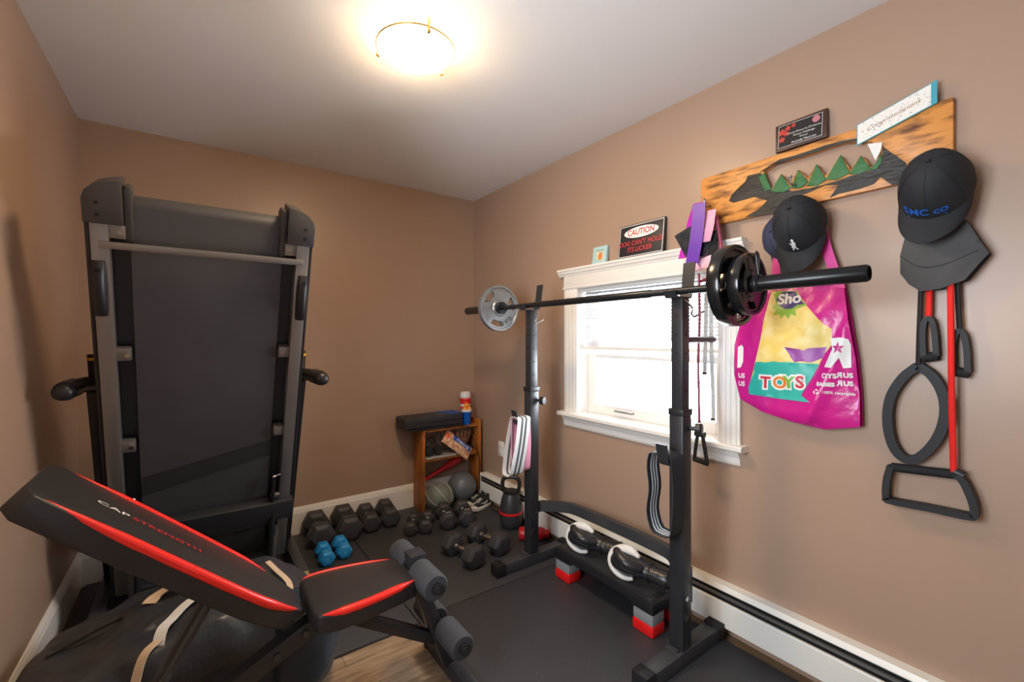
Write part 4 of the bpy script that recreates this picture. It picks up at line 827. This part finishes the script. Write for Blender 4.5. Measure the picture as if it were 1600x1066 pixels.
G().prism([(0.012, 0.04), (0.93, 0.04), (0.93, 0.96), (0.012, 0.96)], cf, 0.003, 0.0036).done('card_face', mat('speckled_card', (236, 234, 228), 0.6, noise_=(160, (120, 130, 170), 0.62, 0.66)), CD)
G().text('Congratulations', 0.16, lambda a, b, w: cf(0.47+a*0.66, 0.5+b*1.7, 0.0040), 0, shear=0.35).done('lettering', mat('gold_print', (150, 108, 50), 0.4), CD, smooth=0)
tag(G().prism([c8(*p) for p in ((842, 352), (912, 345), (905, 385), (880, 432))], wallfn(1.914), 0.034, 0.036).done('white_tag', mat('white_paper', (232, 232, 230), 0.6), None, origin=(1.88, 0.57, 1.93)), 'small white paper tag stuck behind the congratulations card', 'tag')

# ---------------- caps ----------------
def cap(label, loc, front, upv, cm, bm_, size=1.0, name='baseball_hat', emblem=None, group=None, flat=1.0):
    o = thing(name, label, 'hat', loc, group)
    f = Vector(front).normalized(); u = Vector(upv); u = (u-f*u.dot(f)).normalized(); r = f.cross(u); c = Vector(loc)
    T = lambda x, y, z: c + (r*x + f*y + u*(z*flat))*size
    rings = []
    for j in range(11):
        ph = PI/2*j/10; k = max(math.cos(ph), 0.02)**0.72; z = 0.118*math.sin(ph)**1.1
        ring = []
        for i in range(36):
            a = 2*PI*i/36; seam = 1-0.012*abs(math.cos(3*a))**12
            ring.append(T(0.082*k*seam*math.cos(a), (0.097*k*seam*math.sin(a))-0.012*(j/10), z))
        rings.append(ring)
    cr = G().loft(rings).done('crown', cm, o, smooth=80)
    G().ell(T(0, -0.012, 0.119), (0.007*size, 0.007*size, 0.005*size)).done('button', cm, cr, smooth=80)
    for k in range(6):
        a = PI/6+PI/3*k; pts = []
        for j in range(9):
            ph = PI/2*j/9; kk_ = max(math.cos(ph), 0.02)**0.72; pts.append(T(0.0825*kk_*math.cos(a), 0.0975*kk_*math.sin(a)-0.012*(j/10), 0.118*math.sin(ph)**1.1+0.0005))
        G().tube(pts, 0.0011, 5).done('seam', cm, cr)
    # brim
    top, bot = [], []
    NR, NCC = 7, 21
    g = G(); grid = []
    for i in range(NCC):
        a = math.radians(12+156*i/(NCC-1)); row_ = []
        for j in range(NR):
            t = j/(NR-1); bx = 0.082*math.cos(a); by = 0.097*math.sin(a)
            ex = 0.080*math.cos(a)*1.0; ey = 0.097*math.sin(a)+0.072*math.sin(a)**0.6
            x = bx+(ex-bx)*t; y = by+(ey-by)*t; z = 0.002-0.018*t*0.6-0.95*x*x*2.2*(0.4+0.6*t)
            row_.append((x, y, z))
        grid.append(row_)
    for off in (0.0015, -0.0015):
        vv = [[g.bm.verts.new(T(x, y, z+off)) for x, y, z in rw] for rw in grid]
        for i in range(NCC-1):
            for j in range(NR-1): g.bm.faces.new((vv[i][j], vv[i+1][j], vv[i+1][j+1], vv[i][j+1]))
    g.done('brim', bm_, o, smooth=80)
    if emblem: emblem(T, cr)
    return o
CAPB = mat('black_cap_cotton', (30, 33, 39), 0.75, bump=(700, 0.2, 0.0005)); CAPN = mat('navy_cap_cotton', (52, 58, 84), 0.75); CAPG = mat('charcoal_cap_cotton', (58, 58, 66), 0.75)
def on_crown(T, x, ang, lift=0.002):          # a point on the front panels: x across, ang up from the brim line
    k = math.cos(ang)**0.72; a = math.acos(max(-1, min(1, x/(0.082*k))))
    return T(x, 0.097*k*math.sin(a)-0.012*ang/(PI/2)+lift, 0.118*math.sin(ang)**1.1+lift*0.4)
def emblem_figure(T, cr):                       # small white golfer-like standing figure
    fig = [(-.004, .0), (-.010, .002), (-.007, .010), (-.009, .020), (-.006, .028), (-.012, .034), (-.010, .040), (-.004, .036), (-.003, .044), (-.005, .052), (0, .057), (.005, .052), (.004, .044), (.008, .036), (.007, .026), (.005, .018), (.008, .010), (.012, .002), (.006, .0), (.003, .010), (-.001, .012)]
    G().drape(fig, lambda a, b: on_crown(T, -a*0.9-0.004, 0.16+b*8.5), 0.004).done('figure_emblem', WHITE, cr, smooth=0)
def emblem_blue(T, cr):
    BL = mat('blue_embroidery', (24, 96, 190), 0.6)
    G().text('SMC co', 0.030, lambda a, b, w: on_crown(T, -a*1.0+0.004, 0.20+(b+0.008)*9.0), 0, bold=0.0006).done('embroidery', BL, cr, smooth=0)
    G().drape([(-0.04, 0.0), (0.045, 0.0), (0.045, 0.003), (-0.04, 0.003)], lambda a, b: on_crown(T, a, 0.07+b*9), 0.01).done('embroidery_line', BL, cr, smooth=0)
cap('navy blue cap hanging behind the black cap with figure', (1.880, 0.775, 1.688), (-0.15, -0.10, -0.95), (-0.95, 0.35, 0.2), CAPN, CAPG, 0.93, flat=0.62)
cap('black cap with small white figure hanging on the coat board hook', (1.835, 0.700, 1.706), (-0.30, 0.02, -0.95), (-0.92, -0.05, 0.32), CAPB, CAPB, 1.05, emblem=emblem_figure)
cap('black cap with blue embroidered lettering on the coat board end', (1.836, 0.330, 1.742), (-0.42, 0.10, -0.90), (-0.88, -0.02, 0.45), CAPB, CAPB, 1.06, emblem=emblem_blue)
# grey cloth hat hanging under it
PH = thing('cloth_pouch', 'charcoal grey cloth pouch hanging under the lettered black cap', 'pouch', (1.87, 0.32, 1.44))
po = [(1415, 372), (1408, 400), (1408, 428), (1422, 445), (1440, 456), (1470, 452), (1510, 438), (1532, 412), (1547, 396), (1530, 372), (1512, 345), (1480, 340)]
po = [WR(x, y, 1.865) for x, y in po]
def pouchx(y, z, s):
    k = max(0.0, 1-((y-0.325)/0.11)**2)*max(0.0, 1-((z-1.535)/0.12)**2)
    return Vector((1.874-s*(0.012+0.024*k**0.7)+noise.noise(Vector((y*22, z*22, 1)))*0.006, y, z))
G().drape(po, lambda y, z: pouchx(y, z, 1), 0.012, lambda y, z: pouchx(y, z, -0.9)).done('cloth', mat('charcoal_cloth', (70, 70, 72), 0.7, bump=(30, 0.3, 0.004)), PH, smooth=70)
G().tube(smoothpath([pouchx(y, z, 1)+Vector((-0.002, 0, 0)) for y, z in [WR(x, yy, 1.865) for x, yy in ((1410, 402), (1440, 418), (1480, 414), (1530, 392))]]), 0.0015, 6).done('seam', CAPG, PH)

# ---------------- resistance tubes ----------------
BT = thing('resistance_tube', 'black resistance tube with ankle strap and small handle under the pouch', 'resistance tube', (1.885, 0.36, 1.18), 'resistance tubes on the coat board')
w3 = lambda x, y, X=1.885: Vector((X, *WR(x, y, X)))
TB = mat('black_latex_tube', (30, 30, 32), 0.4); TR_ = mat('red_latex_tube', (236, 40, 36), 0.35); WEBB = mat('black_nylon_webbing', (22, 24, 28), 0.6, bump=(600, 0.3, 0.0006)); GRIP = mat('black_foam_grip', (26, 27, 29), 0.8)
G().tube(smoothpath([w3(1440, 425), w3(1438, 480), w3(1436, 530), w3(1435, 572)], 6), 0.007, 10).done('tube', TB, BT)
G().tube(smoothpath([w3(1496, 425), w3(1497, 470), w3(1500, 515)], 6), 0.007, 10).done('tube', TB, BT)
G().tube([w3(1435, 568), w3(1434, 582)], 0.009, 10).done('clip', PLASTIC_B, BT)
lp = smoothpath([w3(*p) for p in ((1435, 572), (1412, 590), (1393, 620), (1388, 655), (1394, 690), (1408, 712), (1428, 718), (1452, 702), (1470, 676), (1478, 645), (1474, 615), (1458, 588), (1437, 572))], 4)
G().ribbon(lp, (0.030, 0, 0), 0.026).done('ankle_strap', WEBB, BT, smooth=60)
def handle(pts_grip, pts_strap, o, w=0.026, gr=0.015):
    G().tube(pts_grip, gr, 14).done('grip', GRIP, o, smooth=60)
    G().ribbon(smoothpath(pts_strap, 4), (w, 0, 0), w*0.55).done('strap', WEBB, o, smooth=60)
handle([w3(1488, 580), w3(1515, 584)], [w3(1490, 582), w3(1489, 545), w3(1495, 520), w3(1505, 520), w3(1511, 545), w3(1513, 582)], BT)
RT = thing('resistance_tube', 'red resistance tube with black foam handles hanging beside the black one', 'resistance tube', (1.885, 0.33, 0.76), 'resistance tubes on the coat board')
G().tube(smoothpath([w3(1450, 430), w3(1452, 460), w3(1451, 500)], 6), 0.008, 10).done('tube', TR_, RT)
G().tube(smoothpath([w3(1485, 425, 1.868), w3(1486, 520, 1.862), w3(1487, 620, 1.860), w3(1490, 740, 1.870)], 6), 0.008, 10).done('tube', TR_, RT)
handle([w3(1441, 560), w3(1466, 556)], [w3(1444, 560), w3(1443, 520), w3(1447, 500), w3(1456, 500), w3(1461, 520), w3(1464, 556)], RT)
handle([w3(1394, 730, 1.875), w3(1496, 742, 1.875)], [w3(1393, 728, 1.875), w3(1387, 750, 1.875), w3(1386, 775, 1.875), w3(1392, 782, 1.875), w3(1450, 793, 1.875), w3(1512, 806, 1.875), w3(1523, 804, 1.875), w3(1521, 785, 1.875), w3(1508, 755, 1.875), w3(1496, 742, 1.875)], RT, 0.034, 0.0145)
G().tube([w3(1490, 736, 1.875), w3(1506, 744, 1.875)], 0.014, 12).done('end_fitting', PLASTIC_B, RT)

# ---------------- pink shopping bag ----------------
PB = thing('shopping_bag', 'shiny magenta toy store shopping bag hanging from the coat board', 'bag', (1.87, 0.73, 0.96))
bo = [(1203, 447), (1230, 440), (1262, 436), (1290, 440), (1318, 447), (1328, 500), (1338, 560), (1344, 620), (1345, 667), (1318, 669), (1288, 671), (1240, 658), (1195, 643), (1160, 623), (1147, 585), (1145, 540), (1160, 500), (1180, 470)]
BXX = 1.868
bo = [WR(x, y, BXX) for x, y in bo]
def bagx(y, z, s=1, lift=0):
    k = max(0, 1-((y-0.735)/0.235)**2)*max(0.0, min(1, (1.53-z)/0.25))*max(0, min(1, (z-0.945)/0.06))
    cre = noise.noise(Vector((y*9+z*4, z*7, 3)))*0.016+noise.noise(Vector((y*28, z*20, 7)))*0.005
    fold = 0.012*math.exp(-((y-0.60+(z-1.2)*0.35)/0.02)**2)
    return Vector((1.886-s*(0.008+0.042*k**0.6)-(cre*0.9+fold if s > 0 else 0)-lift, y, z))
MAG = mat('magenta_plastic_film', (206, 32, 138), 0.28, bump=(14, 0.5, 0.012))
G().drape(bo, lambda y, z: bagx(y, z), 0.014, lambda y, z: bagx(y, z, -0.3)).done('bag_body', MAG, PB, smooth=70)
p7 = lambda x, y: WR(1140+x/4.443, 440+y/4.443, BXX-0.04)
def panel(name, pts, m, lift=0.0012, fn=p7): return G().drape([fn(*p) for p in pts], lambda y, z: bagx(y, z, 1, lift), 0.012).done(name, m, PB, smooth=60)
panel('printed_front', [(262, 65), (440, 62), (520, 170), (640, 290), (700, 330), (700, 440), (650, 500), (575, 650), (490, 790), (560, 840), (330, 815), (125, 785), (118, 740), (165, 540), (200, 400), (225, 260)], mat('sunny_yellow_print', (232, 204, 110), 0.4, noise_=(25, (240, 220, 150), 0.4, 0.7)))
panel('teal_band', [(165, 560), (300, 555), (480, 565), (610, 575), (575, 650), (490, 790), (560, 840), (330, 815), (125, 785), (118, 740)], mat('teal_print', (44, 178, 164), 0.4), 0.002)
panel('lime_burst', [(285, 90), (300, 62), (440, 62), (470, 130), (520, 160), (440, 190), (450, 240), (410, 225), (395, 262), (370, 228), (340, 255), (330, 225), (290, 235), (305, 200), (275, 180), (300, 150)], mat('lime_print', (140, 186, 60), 0.4), 0.002)
panel('navy_blob', [(310, 95), (345, 66), (430, 66), (455, 110), (500, 155), (450, 160), (420, 185), (370, 190), (325, 165), (302, 130)], mat('indigo_print', (54, 46, 120), 0.4), 0.0028)
panel('purple_basket', [(375, 455), (470, 470), (665, 455), (640, 530), (560, 562), (440, 560), (405, 500)], mat('purple_print', (150, 70, 160), 0.4), 0.002)
def btext(body, size, px_, py_, m, lift=0.0036, sx=1, bold=0.002, shear=0, slope=0.0):
    y0, z0 = p7(px_, py_)
    G().text(body, size, lambda a, b, w: bagx(y0-a*sx, z0+b+a*slope, 1, lift), 0, bold=bold, shear=shear, align='LEFT').done('lettering', m, PB, smooth=0)
btext('Sho', 0.055, 312, 128, WHITE, slope=0.05)
for ch, x, col in (('T', 205, (206, 40, 60)), ('O', 290, (236, 130, 40)), ('Y', 365, (120, 186, 60)), ('S', 448, (206, 40, 60))):
    btext(ch, 0.066, x, 702, WHITE, 0.0030, bold=0.0075); btext(ch, 0.062, x+4, 702, mat('toy_letter_%d_%d' % (col[0], col[1]), col, 0.4), 0.0042, bold=0.002)
Rr = [(690, 395), (760, 388), (812, 400), (826, 440), (828, 600), (775, 605), (752, 530), (700, 600), (648, 595), (690, 500), (705, 470)]
panel('reversed_r_logo', Rr, WHITE, 0.0024)
cxs, cys = 745, 462
panel('star', [(cxs+(44 if i % 2 == 0 else 18)*math.sin(PI*i/5), cys-(44 if i % 2 == 0 else 18)*math.cos(PI*i/5)) for i in range(10)], mat('magenta_print', (196, 30, 130), 0.4), 0.0036)
panel('side_r_logo', [(30, 455), (62, 440), (78, 460), (72, 560), (55, 598), (28, 602)], WHITE, 0.0024)
btext('OYS', 0.023, 634, 655, WHITE, bold=0.001); btext('R', 0.027, 770, 655, WHITE, bold=0.001, sx=-1.0); btext('US', 0.023, 774, 655, WHITE, bold=0.001)
btext('BABIES', 0.0185, 600, 712, WHITE, bold=0.001, sx=0.95); btext('R', 0.027, 770, 712, WHITE, bold=0.001, sx=-1.0); btext('US', 0.023, 774, 712, WHITE, bold=0.001)
btext('100% recyclable', 0.014, 640, 770, WHITE, bold=0.0003)
for k in range(3):
    a = 2*PI*k/3; panel('recycle_arrow', [(600+22*math.cos(a+t)*1.0, 766+18*math.sin(a+t)) for t in (0, 0.5, 1.0, 1.5)]+[(600+11*math.cos(a+t), 766+9*math.sin(a+t)) for t in (1.5, 1.0, 0.5, 0)], WHITE, 0.0024)
btext('US', 0.026, 36, 655, WHITE, bold=0.001); btext('US', 0.026, 40, 710, WHITE, bold=0.001)
HM = mat('magenta_handle_film', (222, 60, 150), 0.35)
G().ribbon(smoothpath([Vector((1.868, *WR(1212, 448, 1.868))), Vector((1.874, *WR(1216, 400, 1.874))), Vector((1.876, 0.755, 1.72)), Vector((1.876, 0.70, 1.785)), Vector((1.876, 0.655, 1.72)), Vector((1.874, *WR(1292, 390, 1.874))), Vector((1.868, *WR(1312, 450, 1.868)))], 6), [(0.0, 0.035, 0.006)]*37, 0.001).done('handle', HM, PB, smooth=60)

# ---------------- ribbons, cloth, tape and tube at the board's near end ----------------
PR = thing('satin_ribbon', 'purple satin ribbon fading to white hanging at board end', 'ribbon', (1.80, 1.09, 1.58))
w4 = lambda x, y, X=1.80: Vector((X, *WR(x, y, X)))
PUR = mat('purple_satin', (104, 52, 168), 0.4); PNK = mat('pink_satin', (214, 150, 186), 0.4); MGN = mat('magenta_satin', (190, 40, 180), 0.4)
G().ribbon(smoothpath([w4(1092, 318, 1.80), w4(1091, 345, 1.795), w4(1086, 385, 1.79), w4(1080, 416, 1.79)], 6), [Vector((0, -0.062, 0))]*19, 0.002).done('front_fold', PUR, PR, smooth=60)
G().ribbon(smoothpath([w4(1090, 317, 1.805), w4(1081, 345, 1.83), w4(1075, 370, 1.84), w4(1066, 404, 1.84)], 6), [Vector((0, -0.04, 0))]*19, 0.002).done('back_fold', MGN, PR, smooth=60)
G().ribbon(smoothpath([w4(1080, 414, 1.79), w4(1086, 422, 1.79), w4(1098, 420, 1.80), w4(1102, 402, 1.815)], 6), [Vector((0, -0.055, 0.012))]*19, 0.002).done('white_end', mat('pink_white_satin', (240, 190, 210), 0.4), PR, smooth=60)
tag(G().ribbon(smoothpath([w4(1112, 328, 1.81), w4(1110, 345, 1.805), w4(1107, 362, 1.80), w4(1103, 378, 1.80)], 5), [Vector((0, -0.040, 0))]*16, 0.002).done('pink_ribbon', PNK, None, origin=(1.80, 1.06, 1.70), smooth=60), 'short pink satin ribbon hanging beside the purple ribbon', 'ribbon')
tag(G().drape([WR(*p, 1.825) for p in ((1054, 369), (1080, 353), (1096, 356), (1110, 382), (1098, 400), (1072, 402))], lambda y, z: Vector((1.825+noise.noise(Vector((y*30, z*30, 0)))*0.01, y, z)), 0.01, lambda y, z: Vector((1.832+noise.noise(Vector((y*30, z*30, 0)))*0.01, y, z))).done('black_cloth', mat('black_face_cloth', (26, 30, 36), 0.7), None, origin=(1.828, 1.11, 1.70), smooth=60), 'folded black cloth hanging behind the purple ribbon', 'cloth')
tag(G().ribbon(smoothpath([w4(1117, 360, 1.83), w4(1113, 395, 1.825), w4(1110, 430, 1.825), w4(1108, 452, 1.825)], 5), [Vector((0, -0.035, 0))]*16, 0.006).done('lace_strap', mat('black_lace', (24, 24, 26), 0.8, bump=(120, 0.9, 0.004)), None, origin=(1.825, 1.03, 1.50), smooth=60), 'black lacy strap hanging behind the barbell plates', 'strap')
MT = thing('resistance_tube', 'maroon resistance tube with black triangle handle in front of window', 'resistance tube', (1.81, 1.09, 0.75))
MAR = mat('maroon_latex_tube', (150, 56, 86), 0.4)
G().tube(smoothpath([w4(1119, 338, 1.83), w4(1124, 365, 1.83), w4(1126, 392, 1.83), w4(1112, 430, 1.825), w4(1094, 440, 1.82)], 6), 0.008, 10).tube(smoothpath([w4(1092, 428, 1.81), w4(1093, 500, 1.81), w4(1091, 560, 1.81), w4(1092, 620, 1.81), w4(1093, 676, 1.81)], 6), 0.0055, 10).done('tube', MAR, MT)
G().tube([w4(1087, 677, 1.81), w4(1101, 680, 1.81)], 0.013, 12).done('yoke', PLASTIC_B, MT)
G().ribbon(smoothpath([w4(1090, 680, 1.81), w4(1087, 700, 1.81), w4(1085, 718, 1.81)], 3), (0.022, 0, 0), 0.005).ribbon(smoothpath([w4(1098, 682, 1.81), w4(1102, 705, 1.81), w4(1105, 724, 1.81)], 3), (0.022, 0, 0), 0.005).done('strap', WEBB, MT)
G().tube([w4(1084, 717, 1.81), w4(1106, 725, 1.81)], 0.011, 12).done('grip', GRIP, MT)
TPM = mat('tape_measure_vinyl', (206, 214, 222), 0.5, noise_=(120, (120, 140, 160), 0.6, 0.66))
for pts, lab in (([(1104, 458), (1103, 500), (1102, 545), (1101, 583)], 'shorter pale measuring tape strip hanging in front of the window'), ([(1112, 456), (1111, 500), (1112, 560), (1114, 610), (1115, 645), (1114, 655)], 'longer pale measuring tape hanging in front of the window')):
    P = [w4(x, y, 1.822) for x, y in pts]
    t = thing('measuring_tape', lab, 'measuring tape', P[-1])
    G().ribbon(smoothpath(P, 4), (0.006, -0.016, 0), 0.0012).done('tape', TPM, t, smooth=60)
    G().box(P[-1].x-0.003, P[-1].x+0.003, P[-1].y-0.010, P[-1].y+0.010, P[-1].z-0.008, P[-1].z+0.004).done('metal_tip', CHROME, t)
